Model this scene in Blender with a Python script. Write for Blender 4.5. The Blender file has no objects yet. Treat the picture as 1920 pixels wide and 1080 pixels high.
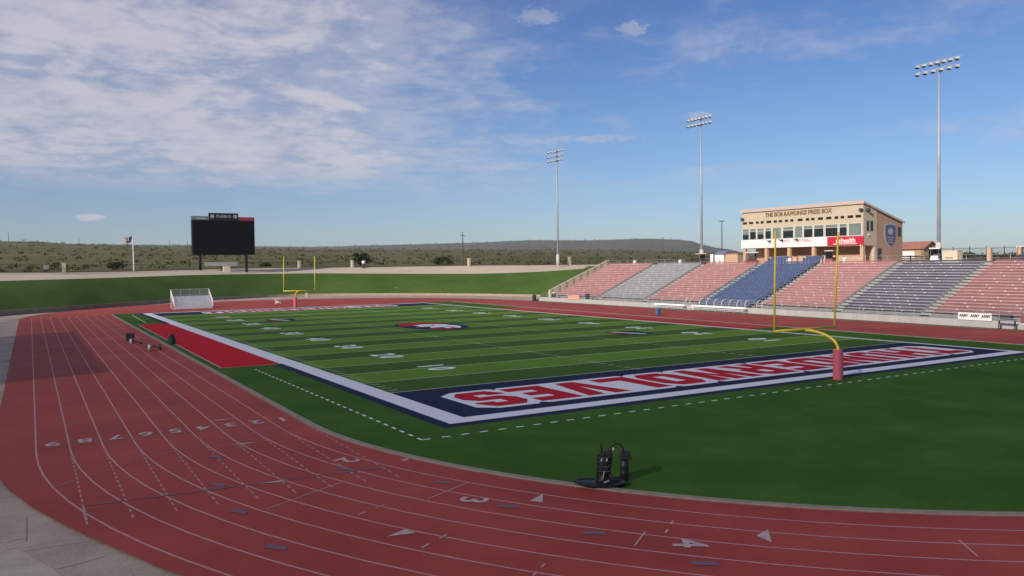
import bpy, bmesh, math, random
from mathutils import Vector, Matrix

random.seed(7)
R = math.radians
SC = bpy.context.scene
COL = SC.collection

# ------------------------------------------------------------------ camera
CAMX, CAMY, CAMZ = -18.209, -35.016, 7.416
YAW, PITCH, ROLL = R(31.017), R(1.704), R(-0.706)
cam_d = bpy.data.cameras.new('camera')
cam_d.sensor_width = 36.0
cam_d.lens = 1531.9 / 1920 * 36.0
cam_d.clip_start = 0.2
cam_d.clip_end = 40000
cam = bpy.data.objects.new('camera', cam_d)
COL.objects.link(cam)
_f = Vector((math.sin(YAW) * math.cos(PITCH), math.cos(YAW) * math.cos(PITCH), -math.sin(PITCH)))
_r = Vector((math.cos(YAW), -math.sin(YAW), 0))
_u = _r.cross(_f)
_r2 = _r * math.cos(ROLL) + _u * math.sin(ROLL)
_u2 = _u * math.cos(ROLL) - _r * math.sin(ROLL)
cam.matrix_world = Matrix(((_r2.x, _u2.x, -_f.x, CAMX), (_r2.y, _u2.y, -_f.y, CAMY), (_r2.z, _u2.z, -_f.z, CAMZ), (0, 0, 0, 1)))
SC.camera = cam

# ------------------------------------------------------------------ light
SUN_EL = R(25.0)
SUN_AZ = R(251.0)                       # compass style: from +Y towards +X
sun_vec = Vector((math.sin(SUN_AZ) * math.cos(SUN_EL), math.cos(SUN_AZ) * math.cos(SUN_EL), math.sin(SUN_EL)))
sl = bpy.data.lights.new('sun', 'SUN')
sl.energy = 4.4
sl.angle = R(0.6)
sl.color = (1.0, 0.90, 0.78)
sun = bpy.data.objects.new('sun', sl)
sun.rotation_mode = 'QUATERNION'
sun.rotation_quaternion = (-sun_vec).to_track_quat('-Z', 'Y')
COL.objects.link(sun)

SC.view_settings.view_transform = 'Standard'
SC.view_settings.look = 'None'
SC.view_settings.exposure = 0.06
SC.view_settings.gamma = 1.0
SC.view_settings.use_curve_mapping = False
SC.render.engine = 'CYCLES'
SC.cycles.max_bounces = 6
SC.cycles.volume_bounces = 0

W = bpy.data.worlds.new('World')
SC.world = W
W.use_nodes = True
nt = W.node_tree
N, L = nt.nodes, nt.links
N.clear()


def nd(typ, **kw):
    n = N.new(typ)
    for k, v in kw.items():
        setattr(n, k, v)
    return n


def wm(op, a, b=None, c=None, clamp=False):
    n = nd('ShaderNodeMath', operation=op, use_clamp=clamp)
    for i, v in enumerate((a, b, c)):
        if v is None:
            continue
        if isinstance(v, (int, float)):
            n.inputs[i].default_value = v
        else:
            L.new(v, n.inputs[i])
    return n.outputs[0]


def wsm(v, a, b):
    n = nd('ShaderNodeMapRange', interpolation_type='SMOOTHSTEP')
    L.new(v, n.inputs[0])
    n.inputs[1].default_value = a
    n.inputs[2].default_value = b
    return n.outputs[0]


sky = nd('ShaderNodeTexSky', sky_type='NISHITA')
sky.sun_disc = False
sky.sun_elevation = SUN_EL
sky.sun_rotation = SUN_AZ
sky.altitude = 1500
sky.air_density = 1.0
sky.dust_density = 1.2
sky.ozone_density = 1.6
tc = nd('ShaderNodeTexCoord')
sep = nd('ShaderNodeSeparateXYZ')
L.new(tc.outputs['Generated'], sep.inputs[0])
dx, dy, dz = sep.outputs
zc = wm('ADD', wm('MAXIMUM', dz, 0.0), 0.13)
comb = nd('ShaderNodeCombineXYZ')
L.new(wm('DIVIDE', dx, zc), comb.inputs[0])
L.new(wm('DIVIDE', dy, zc), comb.inputs[1])


def wnoise(scale, detail, rough, off=(0, 0, 0), dist=0.0, vec=None, sc3=(1, 1, 1), rot=0.0):
    m = nd('ShaderNodeMapping')
    m.inputs['Location'].default_value = off
    m.inputs['Scale'].default_value = sc3
    m.inputs['Rotation'].default_value = (0, 0, rot)
    L.new(vec or comb.outputs[0], m.inputs[0])
    n = nd('ShaderNodeTexNoise')
    n.inputs['Scale'].default_value = scale
    n.inputs['Detail'].default_value = detail
    n.inputs['Roughness'].default_value = rough
    n.inputs['Distortion'].default_value = dist
    L.new(m.outputs[0], n.inputs['Vector'])
    return n.outputs['Fac']


def wdot(az):
    return wm('ADD', wm('MULTIPLY', dx, math.sin(R(az))), wm('MULTIPLY', dy, math.cos(R(az))))


hor = wm('SQRT', wm('ADD', wm('MULTIPLY', dx, dx), wm('MULTIPLY', dy, dy)))
side = wm('DIVIDE', wdot(-50), wm('MAXIMUM', hor, 0.02))      # 1 towards the cloudy half, falls to the clear half
tanel = wm('DIVIDE', dz, wm('MAXIMUM', hor, 0.02))
warp = wnoise(0.65, 3, 0.5, (1.3, 7.1, 0))
big = wnoise(0.95, 7, 0.58, (3.1, 1.7, 0.4), 0.35)
fine = wnoise(3.0, 8, 0.60, (8.1, 4.7, 1.4), 0.5)
cover = wm('ADD', wsm(side, -0.04, 0.46), wm('MULTIPLY', wm('SUBTRACT', warp, 0.5), 0.8))
puffy = wnoise(8.0, 6, 0.62, (4.4, 9.2, 2.0), 0.3)
dens = wm('ADD', wm('ADD', wm('MULTIPLY', big, 0.80), wm('ADD', wm('MULTIPLY', fine, 0.50), wm('MULTIPLY', puffy, 0.24))), wm('MULTIPLY', cover, 0.38))
low = wsm(tanel, 0.075, 0.125)
veil = wm('MULTIPLY', wsm(dens, 0.72, 1.04), 0.62)
body = wsm(dens, 0.90, 1.16)
cl = wm('MULTIPLY', wm('MAXIMUM', veil, body), wm('ADD', wm('MULTIPLY', low, 0.90), 0.10), None, True)
# thin streaks of high cloud across the rest of the sky
streak = wnoise(0.55, 8, 0.62, (2.0, 5.0, 0), 0.7, None, (1.0, 0.28, 1), R(25))
st = wm('MULTIPLY', wsm(streak, 0.53, 0.80), 0.42)
cl2 = wm('MAXIMUM', wm('MULTIPLY', cl, 0.86), st)


def puff(az, el_tan, wx, wy, seed):
    """one small fair weather cloud low over the horizon"""
    a = wm('SUBTRACT', wm('ARCTAN2', dx, dy), R(az))
    b = wm('SUBTRACT', tanel, el_tan)
    nn = wnoise(60, 6, 0.68, (seed, 0, 0), 0.6, tc.outputs['Generated'], (1, 1, 2.2))
    q = wm('ADD', wm('POWER', wm('DIVIDE', wm('ABSOLUTE', a), wx), 2.0), wm('POWER', wm('DIVIDE', wm('ABSOLUTE', b), wy), 2.0))
    q = wm('ADD', q, wm('MULTIPLY', wm('SUBTRACT', nn, 0.5), 4.6))
    return wm('SUBTRACT', 1.0, wsm(q, 0.1, 1.2))


puffs = puff(3.9, 0.0560, 0.017, 0.0052, 1.0)
for a in ((11.2, 0.100, 0.034, 0.0075, 5.0), (14.3, 0.112, 0.017, 0.013, 9.0), (10.6, 0.048, 0.006, 0.006, 2.2),
          (39.5, 0.281, 0.022, 0.010, 3.0), (33.0, 0.300, 0.028, 0.013, 6.5), (43.8, 0.173, 0.018, 0.0048, 7.2),
          (20.0, 0.108, 0.028, 0.006, 12.0), (29.0, 0.118, 0.075, 0.007, 15.0), (41.5, 0.321, 0.03, 0.008, 17.0), (36.5, 0.150, 0.07, 0.005, 19.0)):
    puffs = wm('MAXIMUM', puffs, wm('MULTIPLY', puff(*a), 0.8 if a[0] < 25 else 0.5))
cl3 = wm('MAXIMUM', cl2, wm('MULTIPLY', puffs, 0.85))
# cloud colour: white rims, lavender grey cores
shade = nd('ShaderNodeMix', data_type='RGBA')
L.new(wm('SUBTRACT', 1.0, wsm(wm('ADD', wm('MULTIPLY', fine, 0.55), wm('MULTIPLY', puffy, 0.45)), 0.36, 0.62)), shade.inputs[0])
shade.inputs[6].default_value = (5.9, 5.75, 6.4, 1)
shade.inputs[7].default_value = (4.3, 4.4, 5.4, 1)
tint = nd('ShaderNodeMix', data_type='RGBA', blend_type='MULTIPLY')
tint.inputs[0].default_value = 1.0
L.new(sky.outputs[0], tint.inputs[6])
tr = nd('ShaderNodeValToRGB')
L.new(wm('MULTIPLY', tanel, 1.0), tr.inputs[0])
te = tr.color_ramp.elements
te[0].position, te[0].color = 0.0, (0.62, 0.71, 0.86, 1)
te[1].position, te[1].color = 0.17, (0.61, 0.745, 0.955, 1)
e_ = te.new(0.34)
e_.color = (0.48, 0.64, 0.97, 1)
L.new(tr.outputs[0], tint.inputs[7])
mixc = nd('ShaderNodeMix', data_type='RGBA')
L.new(cl3, mixc.inputs[0])
L.new(tint.outputs[2], mixc.inputs[6])
L.new(shade.outputs[2], mixc.inputs[7])
bg = nd('ShaderNodeBackground')
bg.inputs[1].default_value = 0.10
L.new(mixc.outputs[2], bg.inputs[0])
wo = nd('ShaderNodeOutputWorld')
L.new(bg.outputs[0], wo.inputs[0])


# ------------------------------------------------------------------ materials
def mat(name, col, rough=0.8, col2=None, scale=1.0, detail=6, contrast=(0.35, 0.65), metal=0.0, spec=0.4,
        bump=0.0, bump_scale=20.0, emit=None, vscale=None):
    m = bpy.data.materials.new(name)
    m.use_nodes = True
    t = m.node_tree
    b = t.nodes['Principled BSDF']
    b.inputs['Roughness'].default_value = rough
    b.inputs['Metallic'].default_value = metal
    b.inputs['Specular IOR Level'].default_value = spec
    b.inputs['Base Color'].default_value = (*col, 1)
    g = t.nodes.new('ShaderNodeNewGeometry')
    mp = t.nodes.new('ShaderNodeMapping')
    t.links.new(g.outputs['Position'], mp.inputs[0])
    if vscale:
        mp.inputs['Scale'].default_value = vscale
    if col2:
        n = t.nodes.new('ShaderNodeTexNoise')
        n.inputs['Scale'].default_value = scale
        n.inputs['Detail'].default_value = detail
        n.inputs['Roughness'].default_value = 0.65
        t.links.new(mp.outputs[0], n.inputs['Vector'])
        r = t.nodes.new('ShaderNodeValToRGB')
        r.color_ramp.elements[0].position = contrast[0]
        r.color_ramp.elements[1].position = contrast[1]
        r.color_ramp.elements[0].color = (*col, 1)
        r.color_ramp.elements[1].color = (*col2, 1)
        t.links.new(n.outputs['Fac'], r.inputs[0])
        t.links.new(r.outputs[0], b.inputs['Base Color'])
    if bump:
        n2 = t.nodes.new('ShaderNodeTexNoise')
        n2.inputs['Scale'].default_value = bump_scale
        n2.inputs['Detail'].default_value = 3
        t.links.new(g.outputs['Position'], n2.inputs['Vector'])
        bp = t.nodes.new('ShaderNodeBump')
        bp.inputs['Strength'].default_value = bump
        bp.inputs['Distance'].default_value = 0.02
        t.links.new(n2.outputs['Fac'], bp.inputs['Height'])
        t.links.new(bp.outputs[0], b.inputs['Normal'])
    return m


def two_scale(name, cols, s1, s2, rough=0.85, spec=0.3, bump=0.3, bscale=40, k=0.5, span=0.32, third=None):
    """big patches and fine grain mixed"""
    m = bpy.data.materials.new(name)
    m.use_nodes = True
    t = m.node_tree
    b = t.nodes['Principled BSDF']
    b.inputs['Roughness'].default_value = rough
    b.inputs['Specular IOR Level'].default_value = spec
    g = t.nodes.new('ShaderNodeNewGeometry')

    def nz(s, d=5):
        n = t.nodes.new('ShaderNodeTexNoise')
        n.inputs['Scale'].default_value = s
        n.inputs['Detail'].default_value = d
        n.inputs['Roughness'].default_value = 0.62
        t.links.new(g.outputs['Position'], n.inputs['Vector'])
        return n.outputs['Fac']
    a, c = nz(s1), nz(s2)
    mx = t.nodes.new('ShaderNodeMath')
    mx.operation = 'MULTIPLY_ADD'
    t.links.new(c, mx.inputs[0])
    mx.inputs[1].default_value = k
    m2 = t.nodes.new('ShaderNodeMath')
    m2.operation = 'MULTIPLY'
    t.links.new(a, m2.inputs[0])
    m2.inputs[1].default_value = 1 - k
    t.links.new(m2.outputs[0], mx.inputs[2])
    r = t.nodes.new('ShaderNodeValToRGB')
    e = r.color_ramp.elements
    while len(e) < len(cols):
        e.new(0.5)
    for i, cc in enumerate(cols):
        e[i].position = 0.5 - span / 2 + span * i / (len(cols) - 1)
        e[i].color = (*cc, 1)
    t.links.new(mx.outputs[0], r.inputs[0])
    t.links.new(r.outputs[0], b.inputs['Base Color'])
    if bump:
        bp = t.nodes.new('ShaderNodeBump')
        bp.inputs['Strength'].default_value = bump
        bp.inputs['Distance'].default_value = 0.02
        t.links.new(nz(bscale, 2), bp.inputs['Height'])
        t.links.new(bp.outputs[0], b.inputs['Normal'])
    return m


M = {}
M['track'] = two_scale('track_red', [(0.265, 0.038, 0.029), (0.320, 0.046, 0.036), (0.360, 0.055, 0.042), (0.430, 0.075, 0.058)], 0.16, 22.0, 0.78, 0.20, 0.35, 60, 0.42, 0.26)
M['lane_white'] = mat('lane_paint', (0.42, 0.205, 0.195), 0.8, (0.52, 0.285, 0.27), 3.0)
M['lane_dash'] = mat('dashed_lane_paint', (0.38, 0.18, 0.175), 0.8, (0.46, 0.24, 0.235), 3.0)
M['lane_faint'] = mat('worn_lane_paint', (0.33, 0.12, 0.12), 0.7, (0.40, 0.18, 0.18), 3.0)
M['number_white'] = mat('number_paint', (0.42, 0.29, 0.29), 0.8, (0.54, 0.41, 0.41), 4.0)
M['lane_blue'] = mat('blue_lane_paint', (0.115, 0.105, 0.175), 0.8, (0.21, 0.085, 0.10), 7.0)
M['concrete'] = two_scale('apron_concrete', [(0.27, 0.205, 0.16), (0.38, 0.30, 0.235), (0.44, 0.345, 0.275), (0.52, 0.41, 0.33)], 0.4, 14.0, 0.88, 0.25, 0.2, 50, 0.42, 0.24)
M['curb'] = mat('curb_concrete', (0.22, 0.185, 0.145), 0.85, (0.30, 0.26, 0.21), 3.0)
M['crack'] = mat('joint_dark', (0.15, 0.115, 0.09), 0.9)
M['slab'] = two_scale('pale_slab', [(0.42, 0.345, 0.285), (0.50, 0.415, 0.345), (0.57, 0.48, 0.40)], 0.8, 12.0, 0.88, 0.25, 0.2, 50, 0.4, 0.24)
M['turf'] = two_scale('turf_green', [(0.034, 0.090, 0.012), (0.047, 0.114, 0.016), (0.068, 0.148, 0.022)], 0.22, 16.0, 0.95, 0.06, 0.5, 90, 0.55, 0.20)
M['turf_dark'] = two_scale('turf_dark_stripe', [(0.044, 0.096, 0.015), (0.055, 0.114, 0.020), (0.068, 0.136, 0.026)], 0.25, 10.0, 0.95, 0.06, 0.5, 90, 0.55)
M['turf_light'] = two_scale('turf_light_stripe', [(0.092, 0.190, 0.020), (0.110, 0.216, 0.026), (0.130, 0.242, 0.034)], 0.25, 10.0, 0.95, 0.06, 0.5, 90, 0.55)
M['turf_white'] = mat('turf_white', (0.64, 0.65, 0.71), 0.85, (0.74, 0.75, 0.80), 5.0, bump=0.3, bump_scale=60)
M['yard_white'] = mat('yard_line_white', (0.42, 0.55, 0.36), 0.85, (0.52, 0.64, 0.46), 6.0)
M['num_white'] = mat('field_number_white', (0.64, 0.76, 0.70), 0.85, (0.76, 0.84, 0.79), 4.0)
M['turf_navy'] = mat('turf_navy', (0.011, 0.017, 0.046), 0.95, (0.019, 0.028, 0.066), 6.0, spec=0.1, bump=0.3, bump_scale=60)
M['turf_red'] = mat('turf_red', (0.43, 0.008, 0.018), 0.95, (0.53, 0.014, 0.030), 6.0, spec=0.08, bump=0.3, bump_scale=60)
M['letter_red'] = mat('letter_red', (0.40, 0.008, 0.022), 0.95, (0.50, 0.016, 0.034), 6.0, spec=0.08)
M['berm'] = two_scale('berm_grass', [(0.044, 0.088, 0.016), (0.060, 0.112, 0.021), (0.084, 0.136, 0.030)], 0.11, 3.5, 0.95, 0.1, 0.6, 14, 0.5, 0.22)
M['path'] = two_scale('path_dirt', [(0.46, 0.385, 0.295), (0.53, 0.445, 0.345), (0.60, 0.50, 0.395)], 0.15, 3.0, 0.95, 0.2, 0.3, 10, 0.4)
M['tanwall'] = mat('tan_concrete', (0.56, 0.46, 0.325), 0.85, (0.66, 0.55, 0.40), 1.2)
M['brownwall'] = mat('brown_block_curb', (0.30, 0.235, 0.17), 0.9, (0.38, 0.30, 0.22), 1.2)
M['wall_conc'] = mat('wall_concrete', (0.36, 0.355, 0.345), 0.8, (0.44, 0.435, 0.42), 0.8, vscale=(1, 1, 0.3))
M['step_conc'] = mat('step_concrete', (0.22, 0.22, 0.22), 0.85, (0.29, 0.29, 0.285), 1.4)  # tone lowered to put shade into the gaps between seat rows
M['aisle_conc'] = mat('aisle_concrete', (0.30, 0.30, 0.295), 0.85, (0.36, 0.36, 0.35), 1.4)
M['gravel'] = mat('brown_gravel', (0.13, 0.085, 0.05), 0.95, (0.20, 0.14, 0.09), 5.0, bump=0.5, bump_scale=30)
M['prairie'] = two_scale('prairie_grass', [(0.070, 0.078, 0.030), (0.104, 0.106, 0.042), (0.136, 0.130, 0.056), (0.175, 0.156, 0.074)], 0.012, 0.16, 0.95, 0.1, 0.0, 5, 0.45, 0.26)
M['farhill'] = two_scale('juniper_hills', [(0.075, 0.078, 0.056), (0.110, 0.106, 0.074), (0.15, 0.135, 0.092)], 0.004, 0.03, 0.95, 0.1, 0.0, 5, 0.5)
M['sage'] = two_scale('sagebrush_leaves', [(0.056, 0.064, 0.027), (0.088, 0.094, 0.040), (0.125, 0.122, 0.058)], 0.03, 0.5, 0.95, 0.1, 0.0, 5, 0.5)
M['juniper'] = two_scale('juniper_leaves', [(0.022, 0.034, 0.014), (0.040, 0.058, 0.022), (0.070, 0.085, 0.036)], 0.6, 3.0, 0.95, 0.1, 0.0, 5, 0.5)
M['bark'] = mat('bark', (0.09, 0.06, 0.04), 0.9)
M['iron'] = mat('fence_iron', (0.045, 0.035, 0.030), 0.6)
M['steel'] = mat('galvanised_steel', (0.40, 0.42, 0.44), 0.45, (0.50, 0.52, 0.54), 1.0, metal=0.5)
M['pole'] = mat('pole_steel', (0.34, 0.36, 0.39), 0.5, (0.42, 0.44, 0.47), 0.5, metal=0.3)
M['pole_base'] = mat('pole_base_concrete', (0.52, 0.50, 0.47), 0.8)
M['alu'] = mat('aluminium', (0.62, 0.63, 0.66), 0.4, (0.72, 0.73, 0.76), 2.0, metal=0.35)
M['yellow'] = mat('goal_yellow', (0.80, 0.52, 0.03), 0.4, (0.86, 0.60, 0.06), 2.0, spec=0.5)
M['pad_red'] = mat('pad_vinyl_red', (0.52, 0.095, 0.135), 0.45, (0.58, 0.12, 0.16), 4.0, spec=0.5)
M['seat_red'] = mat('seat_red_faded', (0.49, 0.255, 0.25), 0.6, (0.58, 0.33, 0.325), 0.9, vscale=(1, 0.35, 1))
M['seat_red_shaded'] = mat('seat_red_shaded', (0.28, 0.118, 0.125), 0.6, (0.36, 0.16, 0.165), 0.9, vscale=(1, 0.35, 1))  # backrest red, darkened to paint in the shade between seat rows
M['seat_red_deep'] = mat('seat_red', (0.19, 0.072, 0.082), 0.6, (0.25, 0.10, 0.11), 0.9, vscale=(1, 0.35, 1))  # near backrests carry the row shadow in this darker red
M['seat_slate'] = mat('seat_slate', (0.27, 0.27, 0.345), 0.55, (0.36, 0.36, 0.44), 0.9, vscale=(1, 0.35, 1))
M['seat_navy_shaded'] = mat('seat_navy_grey_shaded', (0.045, 0.045, 0.070), 0.6, (0.075, 0.075, 0.11), 0.9, vscale=(1, 0.35, 1))  # shade between the planks is painted into these navy backrests
M['seat_greyback_shaded'] = mat('seat_grey_back_shaded', (0.19, 0.195, 0.21), 0.6, (0.25, 0.255, 0.27), 0.9)  # darker copy of the grey, standing for shadow behind each plank
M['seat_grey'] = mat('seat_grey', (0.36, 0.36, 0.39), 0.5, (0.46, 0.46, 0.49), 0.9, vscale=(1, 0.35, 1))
M['seat_blue'] = mat('seat_blue', (0.052, 0.082, 0.185), 0.5, (0.080, 0.120, 0.245), 1.2)
M['bracket'] = mat('seat_bracket', (0.62, 0.55, 0.56), 0.5)
M['stucco'] = mat('stucco_tan', (0.49, 0.405, 0.30), 0.9, (0.55, 0.455, 0.345), 1.5, bump=0.3, bump_scale=25)
M['pb_trim'] = mat('roof_trim', (0.52, 0.42, 0.36), 0.6)
M['roof'] = mat('roof_metal', (0.20, 0.13, 0.11), 0.5, (0.25, 0.17, 0.14), 1.0)
M['glass_dark'] = mat('window_glass_dark', (0.012, 0.016, 0.018), 0.06, spec=0.6)
M['glass_blind'] = mat('window_with_blind', (0.15, 0.19, 0.175), 0.25, (0.19, 0.23, 0.21), 1.0, spec=0.6)
M['frame_white'] = mat('window_frame', (0.62, 0.62, 0.58), 0.5)
M['vent'] = mat('vent_dark', (0.018, 0.013, 0.010), 0.8)
M['bronze'] = mat('bronze_letters', (0.20, 0.135, 0.08), 0.5)
M['banner_white'] = mat('banner_white', (0.78, 0.77, 0.74), 0.6, (0.84, 0.83, 0.80), 0.5)
M['banner_red'] = mat('banner_red', (0.50, 0.015, 0.045), 0.55)
M['banner_pink'] = mat('banner_letter_red', (0.55, 0.06, 0.10), 0.6)
M['print_dark'] = mat('print_dark', (0.03, 0.03, 0.035), 0.6)
M['print_grey'] = mat('print_grey', (0.50, 0.50, 0.47), 0.6)
M['print_olive'] = mat('print_olive', (0.55, 0.56, 0.40), 0.6)
M['emblem_navy'] = mat('emblem_navy', (0.11, 0.115, 0.20), 0.6)
M['emblem_pale'] = mat('emblem_pale', (0.36, 0.37, 0.46), 0.6)
M['black'] = mat('black_rubber', (0.012, 0.013, 0.014), 0.5, (0.022, 0.023, 0.025), 5.0)
M['black_plastic'] = mat('black_plastic', (0.015, 0.015, 0.017), 0.5, spec=0.3)
M['screen'] = mat('led_screen', (0.0045, 0.0045, 0.005), 0.6, spec=0.2)
M['board_frame'] = mat('board_frame', (0.010, 0.012, 0.018), 0.6)
M['ad_teal'] = mat('advert_teal', (0.15, 0.205, 0.205), 0.6)
M['ad_red'] = mat('advert_red', (0.30, 0.03, 0.055), 0.6)
M['sign_grey'] = mat('sign_grey', (0.33, 0.33, 0.31), 0.6)
M['white'] = mat('white_paint', (0.74, 0.74, 0.72), 0.5, (0.80, 0.80, 0.78), 1.0)
M['cream'] = mat('cream_paint', (0.62, 0.54, 0.40), 0.6)
M['salmon'] = mat('salmon_board', (0.72, 0.36, 0.22), 0.7)
M['bin_blue'] = mat('bin_blue', (0.05, 0.14, 0.26), 0.5)
M['bin_dark'] = mat('bin_dark_green', (0.02, 0.03, 0.024), 0.55)
M['cart_red'] = mat('cart_red', (0.30, 0.05, 0.05), 0.35)
M['roof_blue'] = mat('roof_blue', (0.16, 0.19, 0.32), 0.5)
M['roof_clay'] = mat('roof_clay', (0.34, 0.145, 0.11), 0.8, (0.40, 0.18, 0.14), 1.0)
M['lamp_glass'] = mat('lamp_glass', (0.10, 0.11, 0.13), 0.25)
M['flag_red'] = mat('flag_red', (0.30, 0.05, 0.07), 0.7)
M['flag_blue'] = mat('flag_blue', (0.03, 0.04, 0.12), 0.7)
M['flag_white'] = mat('flag_white', (0.55, 0.52, 0.55), 0.7)
M['pink_foam'] = mat('carriage_red', (0.22, 0.05, 0.05), 0.6)
M['grey_dark'] = mat('dark_grey_metal', (0.06, 0.06, 0.065), 0.5)
M['tree_far'] = two_scale('far_tree_leaves', [(0.018, 0.028, 0.014), (0.034, 0.046, 0.024)], 0.05, 0.5, 0.95, 0.1, 0.0, 5, 0.5)


def brick_mat(name, c1, c2, mortar):
    m = bpy.data.materials.new(name)
    m.use_nodes = True
    t = m.node_tree
    b = t.nodes['Principled BSDF']
    b.inputs['Roughness'].default_value = 0.9
    g = t.nodes.new('ShaderNodeNewGeometry')
    s = t.nodes.new('ShaderNodeSeparateXYZ')
    t.links.new(g.outputs['Position'], s.inputs[0])
    ad = t.nodes.new('ShaderNodeMath')
    t.links.new(s.outputs[0], ad.inputs[0])
    t.links.new(s.outputs[1], ad.inputs[1])
    c = t.nodes.new('ShaderNodeCombineXYZ')
    t.links.new(ad.outputs[0], c.inputs[0])
    t.links.new(s.outputs[2], c.inputs[1])
    k = t.nodes.new('ShaderNodeTexBrick')
    k.inputs['Color1'].default_value = (*c1, 1)
    k.inputs['Color2'].default_value = (*c2, 1)
    k.inputs['Mortar'].default_value = (*mortar, 1)
    k.inputs['Scale'].default_value = 1.0
    k.inputs['Brick Width'].default_value = 0.42
    k.inputs['Row Height'].default_value = 0.21
    k.inputs['Mortar Size'].default_value = 0.012
    t.links.new(c.outputs[0], k.inputs['Vector'])
    t.links.new(k.outputs['Color'], b.inputs['Base Color'])
    return m


M['brick'] = brick_mat('block_brown', (0.42, 0.255, 0.18), (0.46, 0.28, 0.195), (0.37, 0.235, 0.175))
M['brick_pale'] = brick_mat('block_pale', (0.52, 0.345, 0.23), (0.56, 0.375, 0.255), (0.45, 0.30, 0.21))


# ------------------------------------------------------------------ mesh tools
class MB:
    def __init__(s):
        s.v, s.f = [], []

    def face(s, pts):
        i = len(s.v)
        s.v.extend([tuple(p) for p in pts])
        s.f.append(tuple(range(i, i + len(pts))))

    def box(s, x0, x1, y0, y1, z0, z1):
        i = len(s.v)
        s.v += [(x0, y0, z0), (x1, y0, z0), (x1, y1, z0), (x0, y1, z0), (x0, y0, z1), (x1, y0, z1), (x1, y1, z1), (x0, y1, z1)]
        s.f += [tuple(i + k for k in q) for q in ((0, 3, 2, 1), (4, 5, 6, 7), (0, 1, 5, 4), (1, 2, 6, 5), (2, 3, 7, 6), (3, 0, 4, 7))]

    def hexa(s, p):
        i = len(s.v)
        s.v += [tuple(q) for q in p]
        s.f += [tuple(i + k for k in q) for q in ((0, 3, 2, 1), (4, 5, 6, 7), (0, 1, 5, 4), (1, 2, 6, 5), (2, 3, 7, 6), (3, 0, 4, 7))]

    def tube(s, pts, rad, n=8, cap=True):
        pts = [Vector(p) for p in pts]
        if isinstance(rad, (int, float)):
            rad = [rad] * len(pts)
        rings = []
        for k, p in enumerate(pts):
            d = (pts[min(k + 1, len(pts) - 1)] - pts[max(k - 1, 0)]).normalized()
            a = Vector((0, 0, 1)) if abs(d.z) < 0.9 else Vector((1, 0, 0))
            u = d.cross(a).normalized()
            w = d.cross(u).normalized()
            i = len(s.v)
            for j in range(n):
                t = 2 * math.pi * j / n
                s.v.append(tuple(p + u * (rad[k] * math.cos(t)) + w * (rad[k] * math.sin(t))))
            rings.append(i)
        for a, b in zip(rings, rings[1:]):
            for j in range(n):
                s.f.append((a + j, a + (j + 1) % n, b + (j + 1) % n, b + j))
        if cap:
            s.f.append(tuple(rings[0] + j for j in reversed(range(n))))
            s.f.append(tuple(rings[-1] + j for j in range(n)))

    def lathe(s, prof, cx=0, cy=0, n=14):
        rings = []
        for r_, z in prof:
            i = len(s.v)
            for j in range(n):
                t = 2 * math.pi * j / n
                s.v.append((cx + r_ * math.cos(t), cy + r_ * math.sin(t), z))
            rings.append(i)
        for a, b in zip(rings, rings[1:]):
            for j in range(n):
                s.f.append((a + j, a + (j + 1) % n, b + (j + 1) % n, b + j))
        s.f.append(tuple(rings[0] + j for j in reversed(range(n))))
        s.f.append(tuple(rings[-1] + j for j in range(n)))

    def prism_xz(s, poly, y0, y1):
        n = len(poly)
        i = len(s.v)
        s.v += [(x, y0, z) for x, z in poly] + [(x, y1, z) for x, z in poly]
        s.f.append(tuple(range(i, i + n)))
        s.f.append(tuple(reversed(range(i + n, i + 2 * n))))
        for k in range(n):
            s.f.append((i + k, i + n + k, i + n + (k + 1) % n, i + (k + 1) % n))

    def mesh(s, name, smooth=False):
        m = bpy.data.meshes.new(name)
        m.from_pydata(s.v, [], s.f)
        if smooth:
            for p in m.polygons:
                p.use_smooth = True
        m.update()
        return m

    def build(s, name, material, parent=None, smooth=False, fixn=True):
        m = s.mesh(name, smooth)
        if fixn:
            bm = bmesh.new()
            bm.from_mesh(m)
            bmesh.ops.recalc_face_normals(bm, faces=bm.faces)
            bm.to_mesh(m)
            bm.free()
        m.materials.append(material)
        return link(name, m, parent)


def link(name, data, parent=None):
    o = bpy.data.objects.new(name, data)
    COL.objects.link(o)
    if parent:
        o.parent = parent
        o.matrix_parent_inverse = parent.matrix_basis.inverted()
    return o


def tag(o, label=None, cat=None, group=None, kind=None):
    if label: o['label'] = label
    if cat: o['category'] = cat
    if group: o['group'] = group
    if kind: o['kind'] = kind
    return o


def thing(name, loc, label, cat, group=None):
    o = bpy.data.objects.new(name, None)
    o.empty_display_size = 0.3
    o.location = loc
    COL.objects.link(o)
    return tag(o, label, cat, group)


def copy_tree(o, parent=None):
    c = o.copy()
    COL.objects.link(c)
    if parent:
        c.parent = parent
    for ch in list(o.children):
        copy_tree(ch, c)
    return c


def flat(name, polys, z, material, parent, up=True, dz=0.0):
    mb = MB()
    for k, p in enumerate(polys):
        a = sum(p[i][0] * p[(i + 1) % len(p)][1] - p[(i + 1) % len(p)][0] * p[i][1] for i in range(len(p)))
        if a < 0:
            p = list(reversed(p))
        mb.face([(x, y, z + dz * k) for x, y in p])
    return mb.build(name, material, parent, fixn=False)


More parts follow.
